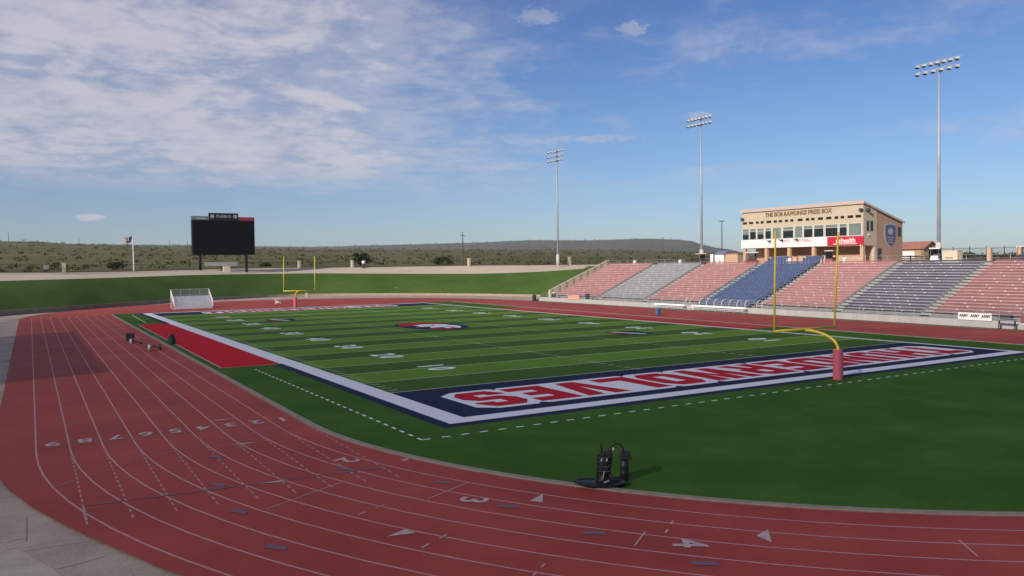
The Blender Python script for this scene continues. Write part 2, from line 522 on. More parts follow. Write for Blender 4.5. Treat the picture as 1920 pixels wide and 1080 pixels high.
def text_mesh(s, size, bold=0.0, extrude=0.0, align='CENTER', sx=1.0, shear=0.0):
    c = bpy.data.curves.new('text', 'FONT')
    c.body = s
    c.size = size
    c.offset = bold
    c.extrude = extrude
    c.align_x = align
    c.align_y = 'CENTER'
    c.resolution_u = 3
    c.shear = shear
    o = bpy.data.objects.new('text', c)
    COL.objects.link(o)
    dg = bpy.context.evaluated_depsgraph_get()
    m = bpy.data.meshes.new_from_object(o.evaluated_get(dg))
    bpy.data.objects.remove(o)
    bpy.data.curves.remove(c)
    if sx != 1.0:
        for v in m.vertices:
            v.co.x *= sx
    return m


def put_text(name, s, size, origin, right, up, material, parent, **kw):
    m = text_mesh(s, size, **kw)
    r_, u_ = Vector(right).normalized(), Vector(up).normalized()
    n_ = r_.cross(u_)
    o_ = Vector(origin)
    for v in m.vertices:
        v.co = o_ + r_ * v.co.x + u_ * v.co.y + n_ * v.co.z
    m.materials.append(material)
    return link(name, m, parent)


# ------------------------------------------------------------------ the bowl and the land
FW, FL = 48.77, 109.73
CX, YN, YF = FW / 2, 2.5, 107.23


TROT, TCX, TCY = .0085, 24.3, 54.87      # the track lies a touch askew to the pitch


def tw(x, y):
    return (x + TROT * (y - TCY), y - TROT * (x - TCX))


def oval(r, n=48):
    """closed stadium outline, counter clockwise, starting at the right straight's near end"""
    return [tw(*p) for p in oval0(r, n)]


def oval0(r, n=48):
    pts = []
    for k in range(n + 1):
        a = math.pi * k / n
        pts.append((TCX + r * math.cos(a), YF + r * math.sin(a)))
    for k in range(n + 1):
        a = math.pi + math.pi * k / n
        pts.append((TCX + r * math.cos(a), YN + r * math.sin(a)))
    return pts


# berm: foot, inner rim, outer rim, each (x, y, z), walked counter clockwise from the stand's far end
LOOP = [
    ((73.0, 100.6, 0), (86.6, 100.6, 6.7), (99.5, 100.6, 6.84)),
    ((81.0, 104.0, 0), (91.5, 106.0, 6.5), (104.0, 108.0, 6.95)),
    ((82.3, 112.5, 0), (92.0, 121.0, 5.9), (101.0, 130.0, 6.92)),
    ((80.18, 119.38, 0), (88.83, 132.83, 5.33), (96.38, 144.63, 6.92)),
    ((74.78, 134.37, 0), (82.55, 148.36, 4.98), (89.32, 160.61, 7.0)),
    ((66.92, 147.17, 0), (73.77, 161.62, 5.01), (79.73, 174.29, 6.95)),
    ((57.37, 158.09, 0), (63.29, 172.95, 5.21), (68.43, 185.98, 6.9)),
    ((46.43, 166.2, 0), (51.42, 181.74, 5.45), (55.73, 195.06, 6.94)),
    ((33.42, 166.6, 0), (37.49, 183.18, 5.53), (40.98, 196.74, 6.98)),
    ((19.24, 159.14, 0), (22.4, 174.83, 5.63), (25.09, 188.57, 6.9)),
    ((9.11, 151.87, 0), (11.57, 167.68, 5.61), (13.63, 181.53, 6.73)),
    ((-2.2, 140.82, 0), (-0.6, 156.74, 5.5), (0.71, 170.68, 6.63)),
    ((-11.73, 130.48, 0), (-11.2, 146.46, 5.47), (-10.8, 160.45, 6.66)),
    ((-21.22, 121.3, 0), (-23.0, 137.3, 5.44), (-25.0, 151.3, 6.83)),
    ((-27.0, 109.0, 0), (-38.0, 117.0, 5.4), (-50.0, 126.0, 6.8)),
    ((-27.0, 84.0, 0), (-38.0, 87.0, 5.5), (-51.0, 90.0, 6.8)),
    ((-23.5, 62.0, 0), (-36.0, 60.0, 5.6), (-52.0, 60.0, 6.8)),
    ((-22.0, 20.0, 0), (-35.0, 20.0, 5.6), (-50.0, 20.0, 6.6)),
    ((-23.5, -6.0, 0), (-34.0, -14.0, 5.6), (-46.0, -20.0, 6.4)),
    ((-17.5, -22.5, 0), (-24.0, -30.0, 5.65), (-36.0, -42.0, 6.2)),
    ((-5.0, -36.0, 0), (-10.0, -45.0, 5.65), (-18.0, -56.0, 6.2)),
    ((10.0, -45.5, 0), (8.0, -56.0, 5.65), (4.0, -68.0, 6.2)),
    ((30.0, -48.0, 0), (31.0, -59.0, 5.65), (32.0, -71.0, 6.2)),
    ((52.0, -42.0, 0), (58.0, -52.0, 5.8), (64.0, -62.0, 6.4)),
    ((68.0, -26.0, 0), (78.0, -32.0, 6.4), (90.0, -38.0, 6.8)),
    ((73.0, -8.0, 0), (86.6, -8.0, 6.7), (99.5, -8.0, 6.84)),
]


def dens_loop(k, sub=5):
    """Catmull-Rom through every LOOP column k"""
    out = []
    n = len(LOOP)
    for i in range(n):
        p0, p1, p2, p3 = (Vector(LOOP[(i + j) % n][k]) for j in (-1, 0, 1, 2))
        if i == n - 1:           # straight run behind the stand
            for s_ in range(sub):
                out.append(p1.lerp(p2, s_ / sub))
            continue
        for s_ in range(sub):
            t = s_ / sub
            out.append(0.5 * ((2 * p1) + (p2 - p0) * t + (2 * p0 - 5 * p1 + 4 * p2 - p3) * t * t + (3 * p1 - p0 - 3 * p2 + p3) * t ** 3))
    return out


B_ = dens_loop(0)
I_ = dens_loop(1)
O_ = dens_loop(2)
NLOOP = len(B_)

# bowl floor
mb = MB()
cfl = (CX, 60.0, -0.06)
for i in range(NLOOP):
    a, b = B_[i], B_[(i + 1) % NLOOP]
    mb.face([cfl, (a.x, a.y, -0.06), (b.x, b.y, -0.06)])
floor = tag(mb.build('concrete_apron', M['concrete'], fixn=True), kind='structure')

# low retaining curb at the foot of the berm, taller on the left
def wall_h(x):
    return .45 + .36 * max(0.0, min(1.0, (50 - x) / 60))


mb = MB()
for i in range(NLOOP - 6):
    a, b = B_[i], B_[(i + 1) % NLOOP]
    c = Vector((CX, 65, 0))
    if a.y < 103 and a.x > 60:
        continue
    ia, ib = (c - a).normalized() * 0.22, (c - b).normalized() * 0.22
    mb.hexa([(a.x, a.y, -0.06), (b.x, b.y, -0.06), (b.x + ib.x, b.y + ib.y, -0.06), (a.x + ia.x, a.y + ia.y, -0.06),
             (a.x, a.y, wall_h(a.x)), (b.x, b.y, wall_h(b.x)), (b.x + ib.x, b.y + ib.y, wall_h(b.x)), (a.x + ia.x, a.y + ia.y, wall_h(a.x))])
tag(mb.build('retaining_curb', M['brownwall'], fixn=False), kind='structure')

# grassy berm
mb = MB()
rows = 8
for i in range(NLOOP):
    for r_ in range(rows + 1):
        t = r_ / rows
        p = B_[i].lerp(I_[i], t)
        s_ = t + 0.06 * math.sin(math.pi * t)
        w0 = wall_h(p.x) - .06
        z = w0 + (I_[i].z - w0) * min(s_, 1)
        if t > 0.97: z = I_[i].z
        under = (p.y < 101 and p.y > -9 and p.x > 60)
        mb.v.append((p.x, p.y, z - (0.85 if under else 0) + (0.05 * math.sin(i * 1.7 + r_) if 0 < r_ < rows else 0)))
for i in range(NLOOP):
    j = (i + 1) % NLOOP
    for r_ in range(rows):
        mb.f.append((i * (rows + 1) + r_, j * (rows + 1) + r_, j * (rows + 1) + r_ + 1, i * (rows + 1) + r_ + 1))
tag(mb.build('grass_berm', M['berm'], smooth=True), kind='structure')

# dirt and concrete path round the rim
mb = MB()
for i in range(NLOOP):
    for t in (0, 0.25, 0.5, 0.75, 1.0):
        p = I_[i].lerp(O_[i], t)
        dz = 0.0 if p.x < 80 or p.y > 101 or p.y < -9 else -0.12
        mb.v.append((p.x, p.y, p.z + 0.02 + dz))
for i in range(NLOOP):
    j = (i + 1) % NLOOP
    for r_ in range(4):
        mb.f.append((i * 5 + r_, j * 5 + r_, j * 5 + r_ + 1, i * 5 + r_ + 1))
tag(mb.build('rim_path', M['path'], smooth=True), kind='structure')


# prairie: rises to a low skyline, measured as slope against compass bearing from the rim
def interp(tab, x):
    if x <= tab[0][0]: return tab[0][1]
    for (a, u), (b, w) in zip(tab, tab[1:]):
        if x <= b:
            t = (x - a) / (b - a)
            t = t * t * (3 - 2 * t)
            return u + (w - u) * t
    return tab[-1][1]


NEAR_T = [(-180, .020), (-40, .024), (-5, .0300), (0.6, .0303), (3.2, .0270), (8.7, .0245), (13.7, .0222), (17.8, .0205), (24, .0192),
          (28, .0180), (33, .0170), (38, .0155), (44, .0115), (47, .006), (57, -.001), (70, -.002), (110, .004), (180, .020)]
FAR_T = [(-180, .022), (-40, .020), (-1, .026), (3.2, .0265), (8.7, .0255), (13.7, .0238), (17.8, .0226), (21.4, .0240), (27.7, .0257), (32.5, .0276),
         (36.3, .0266), (40.3, .0277), (42.4, .0262), (43.3, .0246), (44.0, .0205), (45.0, .0158), (47, .0098), (51, .0045), (57, .0022), (63, .0016), (90, .003), (180, .022)]


def hnoise(x, y):
    return (math.sin(x * .011 + 1.3 * math.sin(y * .007)) + math.sin(y * .017 + 2.0 * math.sin(x * .005 + 1)) + .5 * math.sin(x * .041 + y * .033)) / 2.5


def land_h(x, y, z0):
    d = math.hypot(x - CAMX, y - CAMY)
    az = math.degrees(math.atan2(x - CAMX, y - CAMY))
    tn, tf = interp(NEAR_T, az), interp(FAR_T, az)
    pk = 1500.0
    t = max(0.0, min(1.0, (d - 190) / (pk - 190)))
    h1 = z0 + (CAMZ + pk * tn - z0) * (t ** 1.12)
    h1 += hnoise(x, y) * 1.3 * min(1, max(0, (d - 230) / 300)) * (1 - 0.55 * t)
    if d > pk:
        h1 -= (d - pk) * 0.010
    pf = 4200.0
    tt = max(0.0, 1 - abs(d - pf) / 1900.0)
    tt = tt * tt * (3 - 2 * tt)
    h2 = -30 + (CAMZ + pf * tf + 30) * tt + hnoise(x * .3, y * .3) * 3 * tt
    if d > pf:
        h2 = max(h2, CAMZ - 8)
    return max(h1, h2 if d > 2200 else -99)


cc = Vector((CX, 60, 0))
offs = [0, 8, 20, 38, 60, 90, 130, 180, 240, 310, 400, 500, 620, 760, 920, 1100, 1300, 1550, 1900, 2400]
SUBA = 2


def ring_dirs():
    out = []
    for i in range(NLOOP):
        a, b = O_[i], O_[(i + 1) % NLOOP]
        for s_ in range(SUBA):
            out.append(a.lerp(b, s_ / SUBA))
    return out


RD = ring_dirs()
NR = len(RD)
mb = MB()
for p in RD:
    d = (Vector((p.x, p.y, 0)) - cc).normalized()
    for k, o in enumerate(offs):
        q = Vector((p.x, p.y, 0)) + d * o
        z = p.z if k == 0 else land_h(q.x, q.y, p.z)
        if 0 < k < 4:
            z = p.z + (z - p.z) * k / 4
        mb.v.append((q.x, q.y, z))
K = len(offs)
for i in range(NR):
    j = (i + 1) % NR
    for k in range(K - 1):
        mb.f.append((i * K + k, j * K + k, j * K + k + 1, i * K + k + 1))
tag(mb.build('prairie_ground', M['prairie'], smooth=True), kind='structure')

mb = MB()
NA = 720
fr = [2250, 2500, 2800, 3100, 3400, 3700, 4000, 4200, 4600, 5600, 8000, 14000, 25000]
for i in range(NA):
    a = 2 * math.pi * i / NA
    for d in fr:
        x, y = CAMX + d * math.sin(a), CAMY + d * math.cos(a)
        z = land_h(x, y, 6.8)
        if d == 2250: z = min(z, land_h(CAMX + 2150 * math.sin(a), CAMY + 2150 * math.cos(a), 6.8) - 6)
        mb.v.append((x, y, z))
K = len(fr)
for i in range(NA):
    j = (i + 1) % NA
    for k in range(K - 1):
        mb.f.append((i * K + k, j * K + k, j * K + k + 1, i * K + k + 1))
tag(mb.build('juniper_hills', M['farhill'], smooth=True), kind='structure')


# sagebrush: thousands of ragged tufts nobody could count
def tuft(mb, x, y, z, r, h, n, rng):
    for _ in range(n):
        a, e = rng.uniform(0, 6.283), rng.random()
        rr = r * math.sqrt(rng.random())
        c = Vector((x + rr * math.cos(a), y + rr * math.sin(a), z + h * (0.1 + 0.8 * e * (1 - 0.5 * (rr / r) ** 2))))
        s = r * rng.uniform(0.28, 0.55)
        d1 = Vector((rng.uniform(-1, 1), rng.uniform(-1, 1), rng.uniform(-.5, .8))).normalized() * s
        d2 = Vector((rng.uniform(-1, 1), rng.uniform(-1, 1), rng.uniform(-.5, .8))).normalized() * s
        i = len(mb.v)
        mb.v += [tuple(c - d1 * .6 - d2 * .5), tuple(c + d1), tuple(c + d2)]
        mb.f.append((i, i + 1, i + 2))


rng = random.Random(11)
mb = MB()
cnt = 0
while cnt < 2000:
    d = 205 + (rng.random() ** 1.7) * 1350
    az = R(rng.uniform(-3, 66))
    x, y = CAMX + d * math.sin(az), CAMY + d * math.cos(az)
    q = Vector((x, y, 0))
    # outside the rim only
    dd = (q - cc)
    best = min(RD[::4], key=lambda p: abs(math.atan2(p.y - cc.y, p.x - cc.x) - math.atan2(dd.y, dd.x)))
    if dd.length < (Vector((best.x, best.y, 0)) - cc).length + 9: continue
    if x > 80 and y < 135 and x < 160: continue
    if hnoise(x * 2.3, y * 2.3) < rng.uniform(-1.0, 0.5): continue
    r = rng.uniform(0.45, 1.25) * (1 + d / 1100)
    tuft(mb, x, y, land_h(x, y, 6.85) - 0.25, r, r * rng.uniform(0.8, 1.3), 16, rng)
    cnt += 1
tag(mb.build('sagebrush', M['sage'], fixn=False), 'grey green sagebrush scattered over the prairie slope', 'shrubs', kind='stuff')

# darker junipers on the far ridge
mb = MB()
cnt = 0
while cnt < 1500:
    d = rng.uniform(2900, 4250)
    az = R(rng.uniform(-3, 68))
    x, y = CAMX + d * math.sin(az), CAMY + d * math.cos(az)
    r = rng.uniform(3.0, 6.5)
    tuft(mb, x, y, land_h(x, y, 6.85) - 1, r, r * 1.2, 9, rng)
    cnt += 1
tag(mb.build('juniper_wood', M['tree_far'], fixn=False), 'dark juniper wood along the far ridge', 'trees', kind='stuff')


# a belt of trees beyond the right hand fence
mb = MB()
for _ in range(420):
    az = R(rng.uniform(51, 69))
    d = rng.uniform(420, 800)
    x, y = CAMX + d * math.sin(az), CAMY + d * math.cos(az)
    r = rng.uniform(2.0, 4.2)
    tuft(mb, x, y, land_h(x, y, 6.85) - 0.6, r, r * rng.uniform(1.0, 1.5), 26, rng)
tag(mb.build('distant_trees', M['tree_far'], fixn=False), 'dark belt of distant trees beyond the fence on the right', 'trees', kind='stuff')


def bush(loc, r, h, label):
    t = thing('juniper_bush', loc, label, 'bush', 'bushes beyond the rim fence')
    m1 = MB()
    for k in range(3):
        m1.tube([(loc[0] + k * .15 - .15, loc[1], loc[2] - .3), (loc[0] + (k - 1) * r * .4, loc[1] + .2 * k, loc[2] + h * .6)], [.14, .05], 5)
    m1.build('stem', M['bark'], t)
    m2 = MB()
    g = random.Random(int(abs(loc[0]) * 10))
    for _ in range(9):
        a = g.uniform(0, 6.28)
        q = g.uniform(0, r * .75)
        tuft(m2, loc[0] + q * math.cos(a), loc[1] + q * math.sin(a), loc[2] + g.uniform(0, h * .25), r * .5, h * g.uniform(.5, .8), 60, g)
    m2.build('foliage', M['juniper'], t, fixn=False)
    return t


bush((67.6, 194.2, 7.3), 2.9, 5.0, 'large dark green bush behind the far goalpost, left of the white tank')
bush((91.3, 187.1, 7.1), 2.5, 3.2, 'low dark bush beside the lone utility pole')
bush((45.0, 214.0, 7.1), 1.9, 2.2, 'small dark bush right of the black scoreboard, behind the far goalpost')
bush((2.4, 196.0, 7.2), 2.2, 2.4, 'rounded dark bush behind the flagpole')

# a thin fair weather cloud drifting between the sun and the near left end of the ground
cm = bpy.data.materials.new('thin_cloud')
cm.use_nodes = True
ct = cm.node_tree
ct.nodes.clear()
lw = ct.nodes.new('ShaderNodeLayerWeight')
lw.inputs[0].default_value = 0.5
inv = ct.nodes.new('ShaderNodeMath'); inv.operation = 'SUBTRACT'; inv.inputs[0].default_value = 1.0
ct.links.new(lw.outputs['Facing'], inv.inputs[1])
pw = ct.nodes.new('ShaderNodeMath'); pw.operation = 'POWER'; pw.inputs[1].default_value = 1.15
ct.links.new(inv.outputs[0], pw.inputs[0])
mu = ct.nodes.new('ShaderNodeMath'); mu.operation = 'MULTIPLY'; mu.inputs[1].default_value = 0.52
ct.links.new(pw.outputs[0], mu.inputs[0])
tr_ = ct.nodes.new('ShaderNodeBsdfTransparent')
tl_ = ct.nodes.new('ShaderNodeBsdfTranslucent'); tl_.inputs[0].default_value = (.8, .8, .8, 1)
mx_ = ct.nodes.new('ShaderNodeMixShader')
ct.links.new(mu.outputs[0], mx_.inputs[0])
ct.links.new(tr_.outputs[0], mx_.inputs[1])
ct.links.new(tl_.outputs[0], mx_.inputs[2])
co_ = ct.nodes.new('ShaderNodeOutputMaterial')
ct.links.new(mx_.outputs[0], co_.inputs[0])
ccn = Vector((-62, -45, 0)) + sun_vec * 1500
mb = MB()
nu, nv_ = 48, 24
for j in range(nv_ + 1):
    ph = math.pi * j / nv_
    for i in range(nu):
        th = 2 * math.pi * i / nu
        d = Vector((math.sin(ph) * math.cos(th), math.sin(ph) * math.sin(th), math.cos(ph)))
        w_ = 1 + .05 * math.sin(3 * th + 2 * ph) + .04 * math.sin(5 * th - 3 * ph + 1)
        mb.v.append((ccn.x + d.x * 70 * w_, ccn.y + d.y * 165 * w_, ccn.z + d.z * 52 * w_))
for j in range(nv_):
    for i in range(nu):
        mb.f.append((j * nu + i, (j + 1) * nu + i, (j + 1) * nu + (i + 1) % nu, j * nu + (i + 1) % nu))
tag(mb.build('cloud', cm, smooth=True), kind='structure')

# air: far ridges fade a little
hz = MB()
hz.box(-5200, 6200, -2500, 6200, -60, 175)
hm = bpy.data.materials.new('haze')
hm.use_nodes = True
ht = hm.node_tree
ht.nodes.clear()
pv = ht.nodes.new('ShaderNodeVolumePrincipled')
pv.inputs['Color'].default_value = (0.80, 0.87, 1.0, 1)
pv.inputs['Density'].default_value = 0.00006
ho = ht.nodes.new('ShaderNodeOutputMaterial')
ht.links.new(pv.outputs[0], ho.inputs['Volume'])
tag(hz.build('haze', hm), kind='stuff')

# ------------------------------------------------------------------ track
track = tag(bpy.data.objects.new('running_track', None), kind='structure')
COL.objects.link(track)
r_out, r_in = 42.9, 30.7
mb = MB()
ii = oval(r_in)
oo = []
for k, (x, y) in enumerate(oval0(1.0)):
    a = (k % 49) / 48 * 180.0
    a = min(a, 180 - a)
    rr = 42.35 + .95 * max(0.0, 1 - a / 18)
    cy_ = YF if k < 49 else YN
    oo.append(tw(TCX + (x - TCX) * rr, cy_ + (y - cy_) * rr))
n = len(oo)
for k in range(n):
    a, b, c, d = oo[k], oo[(k + 1) % n], ii[(k + 1) % n], ii[k]
    mb.face([(a[0], a[1], 0), (b[0], b[1], 0), (c[0], c[1], 0), (d[0], d[1], 0)])
# red surfacing inside the far bend
far_d = [tw(TCX + r_in * math.cos(math.pi * k / 48), YF + r_in * math.sin(math.pi * k / 48)) for k in range(49)]
mb.face([(x, y, 0) for x, y in [(p[0], max(p[1], 111.9)) for p in far_d]])
mb.build('track_surface', M['track'], track)

RK = [30.78 + 1.214 * k for k in range(10)]


def ribbon(path, w, z, closed=False):
    m = MB()
    n_ = len(path)
    L_, R_ = [], []
    for k in range(n_):
        p = Vector(path[k])
        a = Vector(path[(k - 1) % n_ if closed else max(k - 1, 0)])
        b = Vector(path[(k + 1) % n_ if closed else min(k + 1, n_ - 1)])
        t = (b - a).normalized()
        q = Vector((-t.y, t.x)) * (w / 2)
        L_.append(p + q)
        R_.append(p - q)
    for k in range(n_ if closed else n_ - 1):
        j = (k + 1) % n_
        m.face([(R_[k].x, R_[k].y, z), (R_[j].x, R_[j].y, z), (L_[j].x, L_[j].y, z), (L_[k].x, L_[k].y, z)])
    return m


for k in range(10):
    ribbon(oval(RK[k], 64), 0.068 if k else 0.045, 0.004, True).build('lane_line', M['lane_white'] if k else M['lane_faint'], track, fixn=False)
# straight lane lines carried on, dashed, through the near bend
for k in range(0, 9):
    m = MB()
    y = YN - 0.4
    hw = .032
    while y > -8.6:
        q = [tw(TCX - RK[k] + dx_, yy) for dx_, yy in ((-hw, y - .40), (hw, y - .40), (hw, y), (-hw, y))]
        m.face([(p[0], p[1], .008) for p in q])
        y -= 0.66
    if k == 8:
        q = [tw(TCX - RK[k] + dx_, yy) for dx_, yy in ((-.045, -8.4), (.045, -8.4), (.04, -6.9), (-.04, -6.9))]
        m.face([(p[0], p[1], .0086) for p in q])
    o = m.build('dashed_line', M['lane_dash'], track, fixn=False)
    o['kind'] = 'stuff'


def seg(name, a, b, w, z, material):
    return ribbon([a, b], w, z).build(name, material, track, fixn=False)


seg('finish_line', (-17.9, 3.90), (-7.0, 3.98), 0.06, .012, M['lane_faint'])
seg('start_line', (-17.9, 9.43), (-8.1, 11.2), 0.06, .012, M['lane_faint'])
ribbon([(-17.44, -3.37), (-15.5, -1.55), (-13.6, -0.2), (-10.92, 1.18), (-8.4, 2.4), (-7.0, 3.2)], 0.06, .0124).build('start_line', M['lane_faint'], track, fixn=False)
seg('blue_start_line', (-16.8, -6.34), (-6.75, -7.04), 0.055, .0128, M['lane_blue'])
for u in (.08, .24, .34, .42, .60, .84, .95):
    p = Vector((-16.8, -6.34)).lerp(Vector((-6.75, -7.04)), u)
    seg('blue_mark', (p.x - .38, p.y + .02), (p.x + .38, p.y - .03), .13, .0131, M['lane_blue'])
for a, b in (((-11.94, -9.87), (-8.99, -8.19)), ((-7.35, -11.62), (-5.27, -10.58))):
    seg('stagger_line', a, b, .06, .0132, M['lane_white'])
for a, b in (((-9.81, -11.97), (-8.75, -11.45)), ((-9.4, -15.6), (-8.37, -15.02)), ((-3.29, -18.18), (-2.39, -17.5)), ((-7.96, -18.79), (-7.3, -18.3))):
    a, b = Vector(a), Vector(b)
    for t0, t1, mm in ((0, .3, 'lane_white'), (.7, 1, 'lane_white')):
        seg('exchange_mark', tuple(a.lerp(b, t0)), tuple(a.lerp(b, t1)), .07, .0136, M[mm])
for a, b in (((-4.64, -18.51), (-3.69, -17.81)), ((2.76, -22.79), (1.97, -23.73))):
    seg('stagger_line', a, b, .06, .0136, M['lane_white'])
for tri in (((-9.83, -14.28), (-9.15, -13.98), (-9.02, -14.42)), ((-4.78, -13.59), (-4.02, -13.18), (-4.52, -13.95)),
            ((-1.4, -19.68), (-0.74, -19.50), (-1.48, -20.28)), ((-11.45, -6.75), (-10.47, -6.78), (-10.75, -6.98)),
            ((-10.6, 6.3), (-9.4, 6.15), (-10.1, 6.0)), ((-10.9, .15), (-9.75, .05), (-10.4, -.12)), ((-6.05, -6.35), (-5.6, -6.3), (-5.9, -6.6))):
    flat('arrow_mark', [list(tri)], .014, M['number_white'], track)
for (x, y), ang in zip(((-11.84, -1.8), (-12.61, -6.18), (-12.7, -9.7), (-12.59, -13.48), (-8.21, -6.53), (-6.04, -10.15), (-5.6, -13.73), (-4.9, -17.13), (-3.97, -20.44)),
                       (-60, -62, -60, -52, -62, -52, -45, -40, -36)):
    d = Vector((math.cos(R(ang)), math.sin(R(ang))))
    q = Vector((-d.y, d.x))
    c = Vector((x, y))
    flat('blue_mark', [[tuple(c - d * .30 - q * .13), tuple(c + d * .34 - q * .13), tuple(c + d * .24 + q * .13), tuple(c - d * .40 + q * .13)]], .0144, M['lane_blue'], track)
for k in range(9):
    xm = TCX - (RK[k] + RK[k + 1]) / 2 - .42
    put_text('lane_number', str(k + 1), 1.25, (xm, 4.62, .016), (-1, 0, 0), (0, -1, 0), M['number_white'], track, bold=.03)
for s_, (x, y), ang in (('2', (-7.73, -5.2), -62), ('3', (-6.23, -12.5), -47), ('4', (-3.37, -19.14), -36)):
    up = Vector((math.cos(R(ang)), math.sin(R(ang)), 0))
    put_text('lane_number', s_, 1.25, (x, y, .016), (up.y, -up.x, 0), up, M['number_white'], track, bold=.03)

# kerb along the inside lane
mb = MB()
a_, b_ = oval(30.70, 64), oval(30.42, 64)
n = len(a_)
for k in range(n):
    j = (k + 1) % n
    if min(a_[k][1], a_[j][1]) > 109: continue
    mb.hexa([(*b_[k], -.05), (*a_[k], -.05), (*a_[j], -.05), (*b_[j], -.05), (*b_[k], .05), (*a_[k], .05), (*a_[j], .05), (*b_[j], .05)])
tag(mb.build('track_kerb', M['curb'], fixn=False), kind='structure')

# brown gravel drain between the track and the stand wall
flat_o = flat('gravel_strip', [[(67.7, -20), (69.98, -20), (69.98, 103), (67.7, 103)]], -.02, M['gravel'], None)
tag(flat_o, kind='structure')

# joints and cracks in the concrete slab by the camera
mb = MB()
for pts in ([(-19.4, -9.95), (-18.81, -9.63), (-18.47, -9.45)], [(-18.32, -9.9), (-17.6, -9.9), (-16.93, -9.96)], [(-17.64, -11.84), (-17.17, -11.75), (-16.51, -11.5)],
            [(-18.74, -8.78), (-18.25, -8.68)], [(-18.23, -6.6), (-18.25, -8.99)], [(-20.5, 20), (-19.0, 20)], [(-20.5, 30), (-19.0, 30)], [(-20.5, 88), (-19.0, 88)], [(-20.5, 94), (-19.0, 94)]):
    r_ = ribbon(pts, .022, -.056)
    for f in r_.f: mb.face([r_.v[i] for i in f])
o = mb.build('slab_joint', M['crack'], floor, fixn=False)
o['kind'] = 'stuff'

flat('concrete_slab', [[(-19.9, -10.05), (-18.50, -9.50), (-17.70, -11.78), (-17.45, -13.0), (-18.6, -16.0), (-19.9, -16.0)]], -.057, M['slab'], floor)

# ------------------------------------------------------------------ football field
field = tag(bpy.data.objects.new('football_field', None), kind='structure')
COL.objects.link(field)
near_arc = [tw(TCX + 30.45 * math.cos(math.pi + math.pi * k / 64), YN + 30.45 * math.sin(math.pi + math.pi * k / 64)) for k in range(65)]
flat('turf_surface', [near_arc + [tw(TCX + 30.45, 112.1), tw(TCX - 30.45, 111.6)]], 0.0, M['turf'], field)
YD = 0.9144
for k in range(20):
    y0 = 9.144 + k * 5 * YD
    o = flat('turf_stripe', [[(0, y0), (FW, y0), (FW, y0 + 5 * YD), (0, y0 + 5 * YD)]], 0.004, M['turf_light'] if k % 2 else M['turf_dark'], field)
for y0 in (0, FL - 9.144):
    flat('end_zone', [[(0, y0), (FW, y0), (FW, y0 + 9.144), (0, y0 + 9.144)]], 0.004, M['turf_navy'], field)
bw, nv = 1.27, 1.95
RB = 0.55            # narrow border on the right hand sideline


def ring(name, l0, l1, r0, r1, e0, e1, z, m):
    """band between two rectangles (left/right/end insets measured outward from the field)"""
    flat(name, [[(-l1, -e1), (FW + r1, -e1), (FW + r0, -e0), (-l0, -e0)],
                [(-l1, FL + e1), (FW + r1, FL + e1), (FW + r0, FL + e0), (-l0, FL + e0)],
                [(-l1, -e1), (-l0, -e0), (-l0, FL + e0), (-l1, FL + e1)],
                [(FW + r1, -e1), (FW + r0, -e0), (FW + r0, FL + e0), (FW + r1, FL + e1)]], z, m, field)


ring('white_border', 0.0, bw, 0.0, RB, 0.0, bw - .15, 0.006, M['turf_white'])
ring('navy_border', bw, nv, RB, RB + .12, bw - .15, nv - .1, 0.005, M['turf_navy'])
# red team boxes
flat('team_box', [[(-5.65, 27.4), (-1.42, 27.4), (-1.42, 82.3), (-5.05, 82.3)]], 0.010, M['turf_red'], field)
flat('team_box_line', [[(-5.80, 27.25), (-5.65, 27.4), (-5.05, 82.3), (-5.20, 82.3)], [(-5.80, 27.25), (-1.42, 27.25), (-1.42, 27.4), (-5.65, 27.4)]], 0.010, M['lane_white'], field)
flat('white_border', [[(-1.42, 27.4), (-bw - .0005, 27.4), (-bw - .0005, 82.3), (-1.42, 82.3)]], 0.0095, M['turf_white'], field)
flat('team_box', [[(FW + RB + .14, 27.4), (50.9, 27.4), (50.9, 82.3), (FW + RB + .14, 82.3)]], 0.010, M['turf_red'], field)
flat('runway', [[(50.905, 27.4), (54.6, 27.4), (54.6, 82.3), (50.905, 82.3)]], 0.010, M['track'], field)
# yard lines
for k in range(21):
    y = 9.144 + k * 5 * YD
    flat('yard_line', [[(0.002, y - .055), (FW - .002, y - .055), (FW - .002, y + .055), (0.002, y + .055)]], 0.008, M['yard_white'], field)
for xs in ((.25, .86), (18.0, 18.6), (30.2, 30.8), (FW - .86, FW - .25)):
    polys = []
    for k in range(1, 100):
        if k % 5 == 0: continue
        y = 9.144 + k * YD
        polys.append([(xs[0], y - .05), (xs[1], y - .05), (xs[1], y + .05), (xs[0], y + .05)])
    o = flat('hash_marks', polys, 0.0084, M['yard_white'], field)
    o['kind'] = 'stuff'
for xs in (18.3, 30.5):
    polys = []
    for k in range(0, 101, 5):
        y = 9.144 + k * YD
        polys.append([(xs - .05, y - .5), (xs + .05, y - .5), (xs + .05, y + .5), (xs - .05, y + .5)])
    flat('hash_marks', polys, 0.0088, M['yard_white'], field)['kind'] = 'stuff'
for k, s_ in enumerate(('10', '20', '30', '40', '50', '40', '30', '20', '10')):
    y = 9.144 * (k + 2)
    for j, ch in enumerate(s_):
        off = .92 if j == 0 else -.92
        put_text('yard_number', ch, 2.75, (7.25, y + off, .012), (0, -1, 0), (1, 0, 0), M['num_white'], field, bold=.10, sx=.92)
        put_text('yard_number', ch, 2.75, (FW - 7.25, y - off, .012), (0, 1, 0), (-1, 0, 0), M['num_white'], field, bold=.10, sx=.92)

